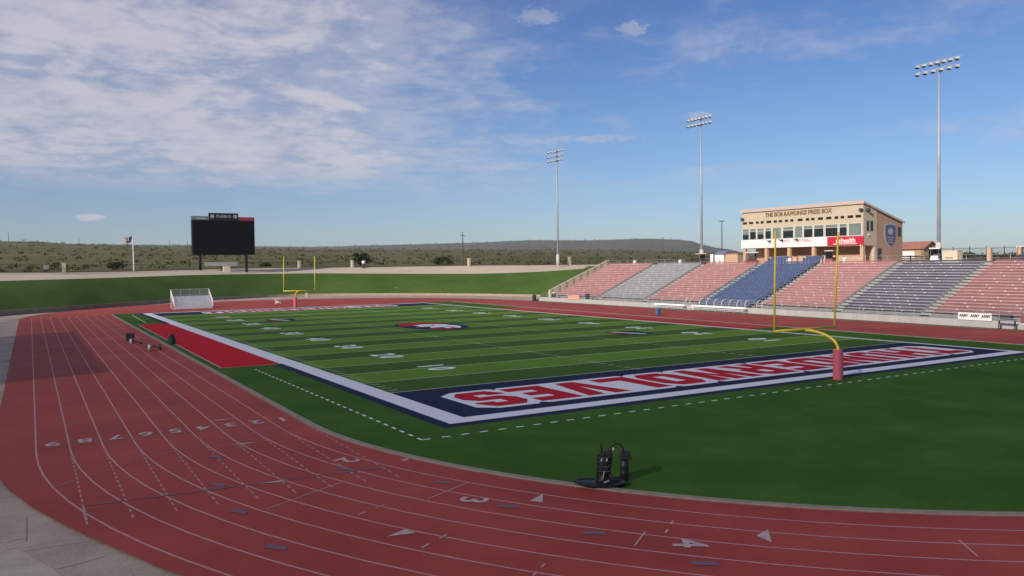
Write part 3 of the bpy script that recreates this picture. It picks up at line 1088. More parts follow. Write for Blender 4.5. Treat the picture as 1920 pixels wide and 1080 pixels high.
# dashed restraining line round the near corner, one dash after another
dash_x = None
for k in range(31):
    y = 24.9 - k * .94
    m_ = MB()
    m_.face([(-3.88, y - .22, .004), (-3.76, y - .22, .004), (-3.76, y + .22, .004), (-3.88, y + .22, .004)])
    m_.build('dash_mark', M['num_white'], field, fixn=False)
for k in range(52):
    x = -3.62 + k * .94
    m_ = MB()
    m_.face([(x - .20, -3.58 + .006 * k, .004), (x + .20, -3.58 + .006 * k, .004), (x + .20, -3.45 + .006 * k, .004), (x - .20, -3.45 + .006 * k, .004)])
    m_.build('dash_mark', M['num_white'], field, fixn=False)
flat('sideline_mark', [[(-3.88, 84.5), (-3.76, 84.5), (-3.1, 107), (-3.22, 107)]], .004, M['yard_white'], field)

# end zone lettering, built stroke by stroke on a 0..1 by 0..1 cell
tx, ty = .40, .25
GL = {
    'T': [[(0, 1), (0, 1 - ty), (1, 1 - ty), (1, 1)], [(.5 - tx / 2, 1 - ty), (.5 - tx / 2, 0), (.5 + tx / 2, 0), (.5 + tx / 2, 1 - ty)]],
    'H': [[(0, 0), (.37, 0), (.37, 1), (0, 1)], [(.63, 0), (1, 0), (1, 1), (.63, 1)], [(.37, .38), (.63, .38), (.63, .64), (.37, .64)]],
    'U': [[(0, .22), (.38, .22), (.38, 1), (0, 1)], [(.62, .22), (1, .22), (1, 1), (.62, 1)], [(0, .22), (.2, 0), (.8, 0), (1, .22)]],
    'N': [[(0, 0), (.34, 0), (.34, 1), (0, 1)], [(.66, 0), (1, 0), (1, 1), (.66, 1)], [(.34, 1), (.34, .52), (.66, 0), (.66, .48)]],
    'D': [[(0, 0), (.38, 0), (.38, 1), (0, 1)], [(.38, 0), (.78, 0), (.66, ty), (.38, ty)], [(.38, 1 - ty), (.66, 1 - ty), (.78, 1), (.38, 1)], [(.66, ty), (.78, 0), (1, .24), (1, .76), (.78, 1), (.66, 1 - ty)]],
    'E': [[(0, 0), (.42, 0), (.42, 1), (0, 1)], [(.42, 0), (1, 0), (1, .24), (.42, .24)], [(.42, .76), (1, .76), (1, 1), (.42, 1)], [(.42, .39), (.84, .39), (.84, .61), (.42, .61)]],
    'R': [[(0, 0), (.38, 0), (.38, 1), (0, 1)], [(.38, .78), (.64, .78), (.78, 1), (.38, 1)], [(.38, .36), (.62, .36), (.64, .56), (.38, .56)], [(.62, .36), (1, .46), (1, .84), (.78, 1), (.64, .78), (.64, .56)], [(.50, .36), (.62, 0), (1, 0), (.80, .408), (.62, .36)]],
    'W': [[(0, 1), (.12, 0), (.36, 0), (.27, 1)], [(.36, 0), (.50, .62), (.50, 1), (.375, 1), (.32, .46)], [(.50, 1), (.50, .62), (.64, 0), (.68, .46), (.625, 1)], [(.73, 1), (.64, 0), (.88, 0), (1, 1)]],
    'O': [[(0, .22), (.37, .26), (.37, .74), (0, .78)], [(.63, .26), (1, .22), (1, .78), (.63, .74)], [(0, .22), (.2, 0), (.8, 0), (1, .22), (.63, .26), (.37, .26)], [(0, .78), (.37, .74), (.63, .74), (1, .78), (.8, 1), (.2, 1)]],
    'L': [[(0, 0), (.42, 0), (.42, 1), (0, 1)], [(.42, 0), (1, 0), (1, .26), (.42, .26)]],
    'V': [[(0, 1), (.28, 0), (.5, 0), (.5, .34), (.38, 1)], [(.62, 1), (.5, .34), (.5, 0), (.72, 0), (1, 1)]],
    'S': [[(.38, .78), (.2, 1), (0, .80), (0, .56), (.2, .38), (.38, .60)], [(.38, .78), (1, .78), (.8, 1), (.2, 1)], [(.2, .38), (.62, .38), (.8, .60), (.38, .60)], [(.62, .38), (.62, .22), (.8, 0), (1, .20), (1, .44), (.8, .60)], [(0, .22), (.62, .22), (.8, 0), (.2, 0)],
          [(.62, .70), (1, .70), (1, .78), (.62, .78)], [(0, .22), (.38, .22), (.38, .30), (0, .30)]],
}


WORD = 'THUNDERWOLVES'


def word(x_start, x_end, y_base, y_top, flip):
    """flip: letters turned half round (tops towards the near end)"""
    wts = [1.35 if c == 'W' else (.9 if c in 'LE' else 1.0) for c in WORD]
    gap = .12
    tot = sum(wts) + gap * (len(WORD) - 1)
    unit = (x_end - x_start) / tot
    x = x_start
    h = y_top - y_base
    g_ = .50
    pb_ = [(x_start - g_, y_base + .3), (x_start + .5, y_base - g_), (x_end - .5, y_base - g_), (x_end + g_, y_base + .3),
           (x_end + g_, y_top - .3), (x_end - .5, y_top + g_), (x_start + .5, y_top + g_), (x_start - g_, y_top - .3)]
    back = flat('word_outline', [pb_], .010, M['turf_white'], field)
    for ch, w in zip(WORD, wts):
        red = []
        for st_ in GL[ch]:
            pts = [(x + px * w * unit, y_base + py * h) for px, py in st_]
            if flip:
                pts = [(x_start + x_end - px, y_base + y_top - py) for px, py in pts]
            red.append(pts)
        flat('letter', red, .016, M['letter_red'], back, dz=.0003)
        # little navy notches between letters, top and bottom
        xn = x + (w + gap / 2) * unit
        for yy, q in ((y_top + g_ + .003, -1), (y_base - g_ - .003, 1)):
            tri = [(xn - .34, yy), (xn + .34, yy), (xn, yy + q * .42)]
            if flip: tri = [(x_start + x_end - px, y_base + y_top - py) for px, py in tri]
            if ch != 'S' and ch in 'TWOE': flat('notch', [tri], .0135, M['turf_navy'], back)
        x += (w + gap) * unit


word(2.3, 46.4, 1.70, 6.50, True)
word(7.6, 40.2, FL - 7.0, FL - 2.4, False)


def wolf(cx, cy, s, z, parent, name):
    """midfield emblem: red and navy oval with a white wolf head reading from the left stand (up = +X)"""
    def T(pts):
        return [(cx + v * s, cy - u * s) for u, v in pts]
    ell = [(5.6 * math.cos(2 * math.pi * k / 32), 3.4 * math.sin(2 * math.pi * k / 32)) for k in range(32)]
    o = flat(name, [T(ell)], z, M['turf_navy'], parent)
    ell2 = [(-.3 + 5.0 * math.cos(2 * math.pi * k / 32), -.1 + 2.8 * math.sin(2 * math.pi * k / 32)) for k in range(32)]
    flat('emblem_field', [T([p for p in ell2 if p[0] < -1.2])], z + .003, M['turf_red'], o)
    flat('emblem_field', [T([p for p in ell2 if p[0] > 3.0])], z + .003, M['turf_red'], o)
    head = [(-2.6, .2), (-1.9, 1.5), (-.8, 2.6), (-.5, 1.9), (.8, 2.5), (2.6, 2.2), (4.4, 1.2), (3.0, 1.0), (3.8, .1), (2.2, .2), (2.6, -1.2), (1.0, -.6), (.4, -2.0), (-.6, -.9), (-1.6, -1.4)]
    flat('wolf_head', [T(head)], z + .006, M['turf_white'], o)
    for sl_ in ([(-1.3, .9), (-.6, .6), (-.4, .2), (-1.2, .5)], [(.2, .2), (.7, .4), (.3, -1.0), (0, -.7)], [(1.4, 1.0), (2.8, 1.5), (2.6, 1.1), (1.5, .7)]):
        flat('wolf_marking', [T(sl_)], z + .009, M['turf_navy'], o)


wolf(24.2, 54.6, 1.15, .014, field, 'midfield_emblem')


def badge(cx, cy, s, flip):
    g = -1 if flip else 1
    poly = [(cx - 2.2 * s, cy - 1.9 * s), (cx + 1.6 * s, cy - 2.3 * s), (cx + 2.2 * s, cy + 1.9 * s), (cx - 1.6 * s, cy + 2.3 * s)]
    o = flat('league_emblem', [poly], .0135, M['turf_navy'], field)
    flat('emblem_stripe', [[(cx - 1.1 * s, cy + 1.9 * s), (cx - .5 * s, cy + 1.9 * s), (cx + .9 * s, cy - 1.9 * s), (cx + .2 * s, cy - 1.9 * s)]], .0165, M['turf_white'], o)
    flat('emblem_stripe', [[(cx - 1.9 * s, cy + 1.5 * s), (cx - 1.4 * s, cy + 1.7 * s), (cx - .3 * s, cy - 1.2 * s), (cx - .9 * s, cy - 1.4 * s)]], .0165, M['turf_red'], o)


badge(36.4, 32.0, 1.0, False)
badge(12.6, 78.6, 1.0, True)


# ------------------------------------------------------------------ goalposts
def goalpost(y_line, y_base, cx, xb, lean_l, lean_r, label):
    t = thing('goalpost', (xb, y_base, 0), label, 'goalpost', 'yellow goalposts')
    m = MB()
    m.lathe([(.27, 0.0), (.30, .03), (.30, 1.84), (.27, 1.88)], xb, y_base, 20)
    m.build('base_pad', M['pad_red'], t, smooth=False)
    sgn = 1 if y_line > y_base else -1
    m = MB()
    pts = [(xb, y_base, 0.1), (xb, y_base, 1.9)]
    dy_ = abs(y_line - y_base)
    for k in range(1, 13):
        a = math.pi / 2 * k / 12
        q = 1 - math.cos(a)
        pts.append((xb + (cx - xb) * q, y_base + sgn * dy_ * q, 1.9 + 1.08 * math.sin(a)))
    m.tube(pts, .085, 12)
    m.build('gooseneck', M['yellow'], t, smooth=True)
    m = MB()
    m.tube([(cx - 2.88, y_line, 3.05), (cx + 2.88, y_line, 3.05)], .075, 10)
    m.build('crossbar', M['yellow'], t, smooth=True)
    for sx_, ln in ((-1, lean_l), (1, lean_r)):
        m = MB()
        m.tube([(cx + sx_ * 2.83, y_line, 2.98), (cx + sx_ * 2.83 + ln, y_line, 9.2)], .062, 10)
        u_ = m.build('upright', M['yellow'], t, smooth=True)
    return t


goalpost(-0.25, -2.25, 24.36, 24.92, .12, .40, 'near yellow goalpost with red padded base, in front of the lettered end zone')
goalpost(FL + .3, FL + 2.4, 24.55, 24.35, .1, .05, 'far yellow goalpost standing at the other end of the field before the berm')


# ------------------------------------------------------------------ grandstand
RUN, RISE, X0, Z0, NROW = .7667, .336, 72.5, .80, 18
AIS = [100.2, 85.3, 72.2, 59.0, 47.3, 34.1, 22.05, 8.9, -4.0]
HW = .62
stand = thing('grandstand', (78, 48, 0), 'long concrete grandstand with stepped rows and pale aisles below the press box', 'grandstand')
prof = [(70.45, -.06), (70.45, .55), (X0, .55)]
for i in range(NROW):
    prof += [(X0 + RUN * i, Z0 + RISE * i), (X0 + RUN * (i + 1), Z0 + RISE * i)]
prof += [(X0 + RUN * NROW, 6.85), (86.9, 6.85), (86.9, -.06)]
mb = MB()
mb.prism_xz(prof, -6.0, 100.9)
mb.build('terrace_steps', M['step_conc'], stand)
mb = MB()
mb.box(70.0, 70.45, -6, 101.5, -.06, .76)
mb.build('front_wall', M['wall_conc'], stand)
mb = MB()
mb.box(86.9, 99.4, -8, 100.9, 6.4, 6.85)
conc = tag(mb.build('concourse', M['path'], None), kind='structure')
# aisle stairs: two small treads to every row
for a in AIS[1:-1]:
    m = MB()
    for i in range(NROW):
        x = X0 + RUN * i
        z = Z0 + RISE * i
        m.box(x, x + RUN - .003, a - HW, a + HW, z - .1, z + .004)
        m.box(x + RUN - .51, x + RUN - .004, a - HW, a + HW, z + .0045, z + .12)
        m.box(x + RUN - .255, x + RUN - .004, a - HW, a + HW, z + .1205, z + .235)
    m.build('aisle_stairs', M['aisle_conc'], stand, fixn=False)
# sloping tan end wall
m = MB()
zt = [(72.0, .5), (72.0, 2.0), (86.9, 7.95), (86.9, 6.5)]
m.prism_xz(zt, 100.35, 100.9)
m.build('end_wall', M['tanwall'], stand)
for k in range(9):
    x = 72.3 + k * 1.75
    m = MB()
    z = 2.0 + (x - 72.0) / 14.9 * 5.95
    m.tube([(x, 100.2, z - 1.4), (x, 100.2, z + .35)], .035, 6)
    m.build('wall_post', M['iron'], stand)
m = MB()
m.tube([(72.0, 100.2, 2.35), (86.9, 100.2, 8.3)], .03, 6)
m.build('wall_rail', M['steel'], stand)
# front railing on the wall
for k in range(44):
    y = -4.5 + k * 2.4
    m = MB()
    m.tube([(70.25, y, .7), (70.25, y, 1.75)], .03, 6)
    m.build('railing_post', M['steel'], stand)
for z in (1.05, 1.4, 1.75):
    m = MB()
    m.tube([(70.25, -5, z), (70.25, 100.3, z)], .025, 6)
    m.build('railing', M['steel'], stand)
# top railing pieces
for a, b in ((-5, 26), (31, 45), (62.5, 73.5), (77.5, 100)):
    for z in (7.4, 7.85):
        m = MB()
        m.tube([(86.6, a, z), (86.6, b, z)], .022, 5)
        m.build('railing', M['steel'], stand)
    y = a
    while y <= b:
        m = MB()
        m.tube([(86.6, y, 6.85), (86.6, y, 7.85)], .025, 5)
        m.build('railing_post', M['steel'], stand)
        y += 2.75
# aisle handrails by the blue block
for a in (AIS[3] - .55, AIS[4] + .55):
    for q in range(6):
        i0 = q * 3
        m = MB()
        x, z = X0 + RUN * i0, Z0 + RISE * i0
        m.tube([(x + .3, a, z), (x + .3, a, z + .9), (x + 1.4, a, z + 1.4), (x + 1.4, a, z + .5)], .035, 6)
        m.build('handrail', M['grey_dark'], stand)


def bench_section(k, mseat, mback, label, top=NROW):
    y1, y0 = AIS[k] - HW - .04, AIS[k + 1] + HW + .04
    t = thing('seating_section', (X0, (y0 + y1) / 2, Z0), label, 'seating', 'seating sections of the grandstand')
    ms = MB()
    ms.box(.36, .66, y0, y1, .37, .45)
    seat_m = ms.mesh('seat_plank')
    seat_m.materials.append(mseat)
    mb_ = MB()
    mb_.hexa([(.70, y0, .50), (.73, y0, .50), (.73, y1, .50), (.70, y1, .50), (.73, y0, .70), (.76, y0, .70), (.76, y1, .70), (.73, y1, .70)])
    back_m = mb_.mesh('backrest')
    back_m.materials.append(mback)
    br = MB()
    for i in range(top):
        x, z = X0 + RUN * i, Z0 + RISE * i
        s = bpy.data.objects.new('seat_plank', seat_m)
        COL.objects.link(s)
        s.parent = t
        s.matrix_parent_inverse = t.matrix_basis.inverted()
        s.location = (x, 0, z)
        b = bpy.data.objects.new('backrest', back_m)
        COL.objects.link(b)
        b.parent = s
        y = y0 + .12
        step = (y1 - y0 - .24) / 4
        off = (.45 if i % 2 else -.3)
        for q in range(1, 4):
            yy = y + q * step + (off if 0 < q < 4 else 0)
            br.box(x + .345, x + .60, yy - .10, yy + .10, z + .33, z + .475)
    ep = MB()
    sl_ = RISE / RUN
    ep.prism_xz([(X0 + .30, Z0 + .02), (X0 + RUN * top - .04, Z0 + .02 + sl_ * (RUN * top - .34)), (X0 + RUN * top - .04, Z0 + .42 + sl_ * (RUN * top - .34)), (X0 + .30, Z0 + .42)], y0 - .03, y0 - .005)
    ep.build('end_panel', M['aisle_conc'], t)
    o = br.build('seat_bracket', M['bracket'], t, fixn=False)
    o['kind'] = 'stuff'
    return t


bench_section(0, M['seat_red'], M['seat_red_shaded'], 'faded red bench section at the far left end of the grandstand, beside the tan wall')
bench_section(1, M['seat_grey'], M['seat_greyback_shaded'], 'grey bench section between the two far red sections')
bench_section(2, M['seat_red'], M['seat_red_shaded'], 'red bench section left of the blue seats')
bench_section(4, M['seat_red'], M['seat_red_shaded'], 'red bench section just right of the blue seats, behind the near goalpost')
bench_section(5, M['seat_slate'], M['seat_navy_shaded'], 'dark navy grey bench section between two red sections, right of the press box')
bench_section(6, M['seat_red'], M['seat_red_deep'], 'red bench section nearest the right edge above the white banners')

# blue chairs: separate chairs in a row, one mesh per row shared by all rows
k = 3
y1, y0 = AIS[k] - HW - .04, AIS[k + 1] + HW + .04
t = thing('seating_section', (X0, (y0 + y1) / 2, Z0), 'block of blue individual chairs in the middle of the grandstand below the press box', 'seating', 'seating sections of the grandstand')
ms = MB()
nchair = 20
cw = (y1 - y0) / nchair
for c in range(nchair):
    a, b = y0 + c * cw + .02, y0 + (c + 1) * cw - .02
    ms.box(.32, .64, a, b, .38, .43)
    ms.hexa([(.66, a, .47), (.70, a, .47), (.70, b, .47), (.66, b, .47), (.71, a + .02, .74), (.75, a + .02, .74), (.75, b - .02, .74), (.71, b - .02, .74)])
    ms.box(.50, .56, a + .2, a + .28, .0, .375)
row_m = ms.mesh('chair_row')
row_m.materials.append(M['seat_blue'])
for i in range(NROW):
    s = bpy.data.objects.new('chair_row', row_m)
    COL.objects.link(s)
    s.parent = t
    s.matrix_parent_inverse = t.matrix_basis.inverted()
    s.location = (X0 + RUN * i, 0, Z0 + RISE * i)
# raised wing rows at the top corners of the blue block
for j, (a, b) in enumerate(((y0, y0 + 3.4), (y0, y0 + 3.4), (y1 - 3.8, y1), (y1 - 3.8, y1))):
    m = MB()
    i = NROW + j % 2
    x, z = X0 + RUN * i, Z0 + RISE * (NROW - 1) + .35 + .3 * (j % 2)
    n_ = 6
    for c in range(n_):
        w_ = (b - a) / n_
        m.box(x + .32, x + .64, a + c * w_ + .04, a + (c + 1) * w_ - .04, z + .38, z + .43)
        m.box(x + .66, x + .71, a + c * w_ + .04, a + (c + 1) * w_ - .04, z + .44, z + .9)
        m.box(x + .4, x + .6, a + c * w_ + .1, a + c * w_ + .2, z - .3, z + .37)
    m.build('chair_row', M['seat_blue'], t, fixn=False)
# front row: dark backed chairs behind white curved rails
for c in range(7):
    m = MB()
    y = y0 + .6 + c * (y1 - y0 - 1.2) / 6
    m.tube([(71.2, y, .55), (71.2, y, 1.25), (71.35, y, 1.5), (71.9, y, 1.7)], .05, 6)
    m.build('front_rail', M['white'], t)
m = MB()
for c in range(15):
    a = y0 + .3 + c * (y1 - y0 - .6) / 15
    m.box(71.45, 71.95, a, a + .62, .56, 1.05)
    m.box(71.9, 72.05, a, a + .62, 1.0, 1.5)
o = m.build('front_chair_row', M['emblem_navy'], t, fixn=False)
for y in (AIS[3] + .9, AIS[3] + 1.9, AIS[4] - .9, AIS[4] - 1.9):
    m = MB()
    m.tube([(71.2, y, .55), (71.2, y, 1.25), (71.35, y, 1.5), (71.9, y, 1.7)], .04, 6)
    m.build('entry_rail', M['white'], stand)

# ------------------------------------------------------------------ press box
PX, PY0, PY1, PXB = 92.5, 44.55, 69.0, 102.4
pb = thing('press_box', (98, 57, 7.1), 'tan press box with a band of dark windows, banners and sloping roof above the grandstand', 'building')


def roof_z(x):
    return 16.05 - (x - PX) / (PXB - PX) * 2.85


# upper body (stucco front part and brick rear)
m = MB()
m.prism_xz([(PX, 9.55), (95.85, 9.55), (95.85, roof_z(95.85)), (PX, roof_z(PX))], PY0, PY1)
m.build('upper_wall', M['stucco'], pb)
m = MB()
m.prism_xz([(95.853, 6.8), (PXB, 6.8), (PXB, roof_z(PXB)), (95.853, roof_z(95.853))], PY0 + .06, PY1 - .06)
m.build('rear_wall', M['brick'], pb)
# roof slab with overhang
m = MB()
ov = .22
m.prism_xz([(PX - ov, roof_z(PX - ov) + .002), (PXB + ov, roof_z(PXB + ov) + .002), (PXB + ov, roof_z(PXB + ov) + .16), (PX - ov, roof_z(PX - ov) + .16)], PY0 - ov, PY1 + ov)
m.build('roof', M['roof'], pb)
m = MB()
m.box(PX - ov - .06, PX - ov - .002, PY0 - ov - .05, PY1 + ov + .05, roof_z(PX) - .12, roof_z(PX) + .42)
m.build('fascia', M['pb_trim'], pb)
m = MB()
m.prism_xz([(PX - ov, roof_z(PX - ov) - .12), (PXB + ov, roof_z(PXB + ov) - .12), (PXB + ov, roof_z(PXB + ov) + .2), (PX - ov, roof_z(PX - ov) + .2)], PY0 - ov - .05, PY0 - ov - .003)
m.build('fascia', M['pb_trim'], pb)
# columns under the overhang
for y in (44.9, 53.85, 58.8, 63.7, 68.6):
    m = MB()
    m.box(PX + .05, PX + .55, y - .27, y + .27, 6.8, 9.545)
    m.build('column', M['brick_pale'], pb)
m = MB()
m.box(95.2, 95.8, PY0 + .02, PY0 + .6, 6.8, 9.545)
m.build('column', M['stucco'], pb)
# recessed lower wall and pale counter wall in front
m = MB()
m.box(95.3, 95.84, PY0 + .7, PY1 - 4.2, 6.8, 9.54)
m.build('lower_wall', M['brick'], pb)
for a, b in ((45.6, 48.2), (48.6, 51.5), (52.0, 53.3), (54.4, 57.2), (57.7, 59.9), (60.3, 62.0), (62.5, 64.2)):
    m = MB()
    m.box(93.2, 93.5, a, b, 6.8, 8.02)
    m.build('counter_wall', M['brick_pale'], pb)
# windows: dark openings, glass with blinds, white mullions
WIN = [(68.87, 67.43, 2), (67.17, 65.81, 3), (65.49, 64.07, 2), (63.69, 62.44, 3), (62.09, 60.27, 1), (59.87, 57.74, 4), (57.39, 55.91, 1), (55.57, 53.85, 3), (53.57, 51.75, 3), (51.36, 49.10, 3), (48.75, 47.43, 3), (47.07, 44.87, 1)]
for y1_, y0_, kind in WIN:
    f = MB()
    zb, zt_ = 11.15, 13.0
    for (a, b, c, d) in ((y0_ - .14, y1_ + .14, zt_, zt_ + .07), (y0_ - .14, y1_ + .14, zb - .09, zb), (y0_ - .14, y0_, zb, zt_), (y1_, y1_ + .14, zb, zt_)):
        f.box(PX - .07, PX - .003, a, b, c, d)
    w = f.build('window', M['frame_white'], pb, fixn=False)
    split = {1: zb, 2: 12.0, 3: 12.55, 4: 12.35}[kind]
    if split > zb:
        g_ = MB()
        g_.box(PX - .04, PX - .004, y0_, y1_, zb, split)
        g_.build('pane', M['glass_dark'], w, fixn=False)
    g_ = MB()
    g_.box(PX - .035, PX - .005, y0_, y1_, split, zt_)
    g_.build('pane', M['glass_blind'], w, fixn=False)
    if kind != 1:
        g_ = MB()
        g_.box(PX - .05, PX - .0335, y0_, y1_, 12.50, 12.56)
        g_.build('glazing_bar', M['frame_white'], w, fixn=False)
for a, b in ((68.85, 67.92), (67.42, 66.48), (65.84, 65.2), (64.77, 64.1), (63.47, 62.43), (61.92, 61.21), (60.8, 60.1), (59.5, 58.85), (58.38, 57.73), (56.86, 55.87), (55.25, 54.55), (54.16, 53.52), (52.87, 51.88), (51.3, 50.29), (49.71, 49.01), (48.58, 47.92), (47.33, 46.32), (45.9, 44.92)):
    m = MB()
    m.box(PX - .02, PX + .05, b, a, 13.86, 14.28)
    m.build('vent', M['vent'], pb, fixn=False)
put_text('lettering', 'THE BOB RAWLINGS PRESS BOX', 1.0, (PX - .05, 56.95, 15.22), (0, -1, 0), (0, 0, 1), M['bronze'], pb, bold=.022, extrude=.04, sx=.93)


# banners hang on the wall but are things of their own
def banner(name, ya, yb, za, zb, material, label, x=PX - .10):
    t_b = thing(name, (x, (ya + yb) / 2, za), label, 'banner', 'banners on the press box')
    m = MB()
    m.box(x - .04, x, yb, ya, za, zb)
    m.build('panel', material, t_b, fixn=False)
    return t_b


b1 = banner('banner', 69.15, 62.2, 9.62, 11.03, M['banner_white'], 'white banner with faint grey print at the left end of the press box')
xx = PX - .145
put_text('print', 'ACADEMY', .50, (xx, 66.2, 10.62), (0, -1, 0), (0, 0, 1), M['print_grey'], b1)
m = MB(); m.box(xx - .004, xx, 63.4, 67.6, 10.05, 10.16); m.build('print_line', M['print_grey'], b1)
m = MB(); m.box(xx - .004, xx, 62.5, 69.0, 9.74, 9.80); m.build('print_line', M['print_olive'], b1)


def wolf_small(parent, y, z, s, m_):
    m = MB()
    m.face([(xx - .002, y - v * s, z + w_ * s) for v, w_ in ((-1.2, .9), (0, .7), (.9, .9), (1.3, .2), (.9, -.9), (.6, -.1), (-.2, .1))])
    m.build('wolf_mark', m_, parent, fixn=False)


wolf_small(b1, 62.9, 10.55, .42, M['print_dark'])
b2 = banner('banner', 62.15, 51.0, 9.62, 11.03, M['banner_white'], 'long white banner with a red football slogan under the middle windows')
put_text('print', 'PACK', .62, (xx, 59.2, 10.66), (0, -1, 0), (0, 0, 1), M['banner_pink'], b2, bold=.015)
put_text('print', 'FOOTBALL', .62, (xx, 55.7, 10.66), (0, -1, 0), (0, 0, 1), M['banner_pink'], b2, bold=.015, sx=1.25)
wolf_small(b2, 60.3, 10.62, .45, M['print_dark'])
wolf_small(b2, 57.1, 10.66, .40, M['print_dark'])
m = MB(); m.box(xx - .004, xx, 51.8, 58.0, 10.16, 10.22); m.build('print_line', M['print_grey'], b2)
put_text('print', 'CS', .5, (xx, 51.5, 10.6), (0, -1, 0), (0, 0, 1), M['print_grey'], b2)
b3 = banner('banner', 50.95, 44.45, 9.66, 11.0, M['banner_red'], 'bright red banner with white lettering at the right end of the press box')
put_text('print', 'uchealth', 1.05, (xx, 47.6, 10.38), (0, -1, 0), (0, 0, 1), M['banner_white'], b3, bold=.02, sx=1.0)
m = MB(); m.box(xx - .004, xx, 45.5, 49.9, 9.84, 9.93); m.build('print_line', M['banner_white'], b3)

# south side: slit windows, door, small window, shield emblem, lamps
SY = PY0
for xa, xb_, za, zb in ((93.29, 93.86, 11.75, 13.35), (94.21, 94.83, 11.75, 13.35)):
    m = MB(); m.box(xa, xb_, SY - .03, SY + .05, za, zb); m.build('window', M['glass_dark'], pb)
m = MB(); m.box(101.2, 101.95, SY + .03, SY + .1, 11.0, 12.5); m.build('window', M['glass_dark'], pb)
m = MB(); m.box(96.05, 97.0, SY + .02, SY + .1, 6.86, 9.1); d_ = m.build('door', M['grey_dark'], pb)
m = MB(); m.box(96.85, 96.9, SY - .04, SY + .02, 8.0, 8.15); m.build('handle', M['alu'], d_)
for x, y, z in ((PX - .25, PY0 + .25, 15.0), (93.2, SY - .3, 15.0), (PX - .25, PY1 - .2, 14.8)):
    m = MB()
    m.hexa([(x - .28, y - .25, z - .15), (x + .22, y - .25, z - .3), (x + .22, y + .25, z - .3), (x - .28, y + .25, z - .15), (x - .1, y - .25, z + .25), (x + .26, y - .25, z + .1), (x + .26, y + .25, z + .1), (x - .1, y + .25, z + .25)])
    m.build('flood_lamp', M['grey_dark'], pb)
for x, y, z in ((93.6, SY - .12, 11.2), (PX - .15, PY0 + .35, 9.55)):
    m = MB(); m.lathe([(.05, z - .12), (.13, z), (.05, z + .12)], x, y, 8); m.build('globe_lamp', M['white'], pb)
sh = thing('shield_emblem', (99.2, SY, 9.2), 'blue and silver shield emblem on the brown side wall of the press box', 'emblem')


def shield(s, y, material, name, dzc=0.0):
    pts = [(-1.55, 1.75), (-.9, 1.95), (0, 2.1), (.9, 1.95), (1.55, 1.75), (1.55, .2), (1.25, -.9), (.6, -1.6), (0, -2.0), (-.6, -1.6), (-1.25, -.9), (-1.55, .2)]
    m = MB()
    m.prism_xz([(99.2 + a * s, 11.1 + dzc + b * s) for a, b in pts], y, y + .04)
    return m.build(name, material, sh)


shield(.98, SY + .015, M['emblem_pale'], 'shield_back')
shield(.84, SY - .035, M['emblem_navy'], 'shield_front')
m = MB()
m.prism_xz([(99.2 + .62 * math.cos(a * .5236), 11.75 + .52 * math.sin(a * .5236)) for a in range(12)], SY - .06, SY - .036)
m.build('shield_disc', M['emblem_pale'], sh)
for z, w_ in ((10.75, .8), (10.35, .72), (9.98, .5)):
    m = MB(); m.box(99.2 - w_, 99.2 + w_, SY - .06, SY - .036, z, z + .12); m.build('shield_bar', M['emblem_pale'], sh)


# ------------------------------------------------------------------ floodlight masts
def mast(x, y, zb, zt_, rows_, label):
    t = thing('floodlight_mast', (x, y, zb), label, 'light pole', 'tall floodlight masts')
    m = MB()
    m.tube([(x, y, zb - .2), (x, y, zb + (zt_ - zb) * .5), (x, y, zt_ + .4)], [.27, .19, .11], 12)
    m.build('pole', M['pole'], t, smooth=True)
    m = MB()
    m.tube([(x, y, zb - .2), (x, y, zb + 2.6)], .40, 12)
    m.build('pole_base', M['pole_base'], t, smooth=True)
    lamp = MB()
    lamp.tube([(0, 0, 0), (-.16, 0, -.05), (-.52, 0, -.18)], [.14, .27, .31], 10)
    lm = lamp.mesh('floodlight')
    lm.materials.append(M['alu'])
    face_ = MB()
    face_.tube([(-.525, 0, -.182), (-.55, 0, -.19)],  .285, 10)
    fm = face_.mesh('lamp_face')
    fm.materials.append(M['lamp_glass'])
    for r_, nl in enumerate(rows_):
        z = zt_ - r_ * 1.1
        m = MB()
        m.box(x - .22, x - .12, y - 3.3, y + 3.3, z - .06, z + .06)
        m.build('crossarm', M['pole'], t)
        for j in range(nl):
            yy = y - 2.95 + 5.9 * j / (nl - 1)
            o = bpy.data.objects.new('floodlight', lm)
            COL.objects.link(o)
            o.parent = t
            o.matrix_parent_inverse = t.matrix_basis.inverted()
            o.location = (x - .25, yy, z - .1)
            o.scale = (1, 1.15, .72)
            o.rotation_euler = (0, R(-34), 0)
            q = bpy.data.objects.new('lamp_face', fm)
            COL.objects.link(q)
            q.parent = o
    return t


mast(95.0, 131.2, 6.95, 35.0, (5, 5, 5), 'farthest floodlight mast with three rows of lamps, beyond the end of the grandstand')
mast(95.0, 81.8, 7.1, 35.2, (7, 7), 'middle floodlight mast left of the press box')
mast(95.0, 34.1, 7.1, 35.6, (7, 6), 'nearest floodlight mast right of the press box')

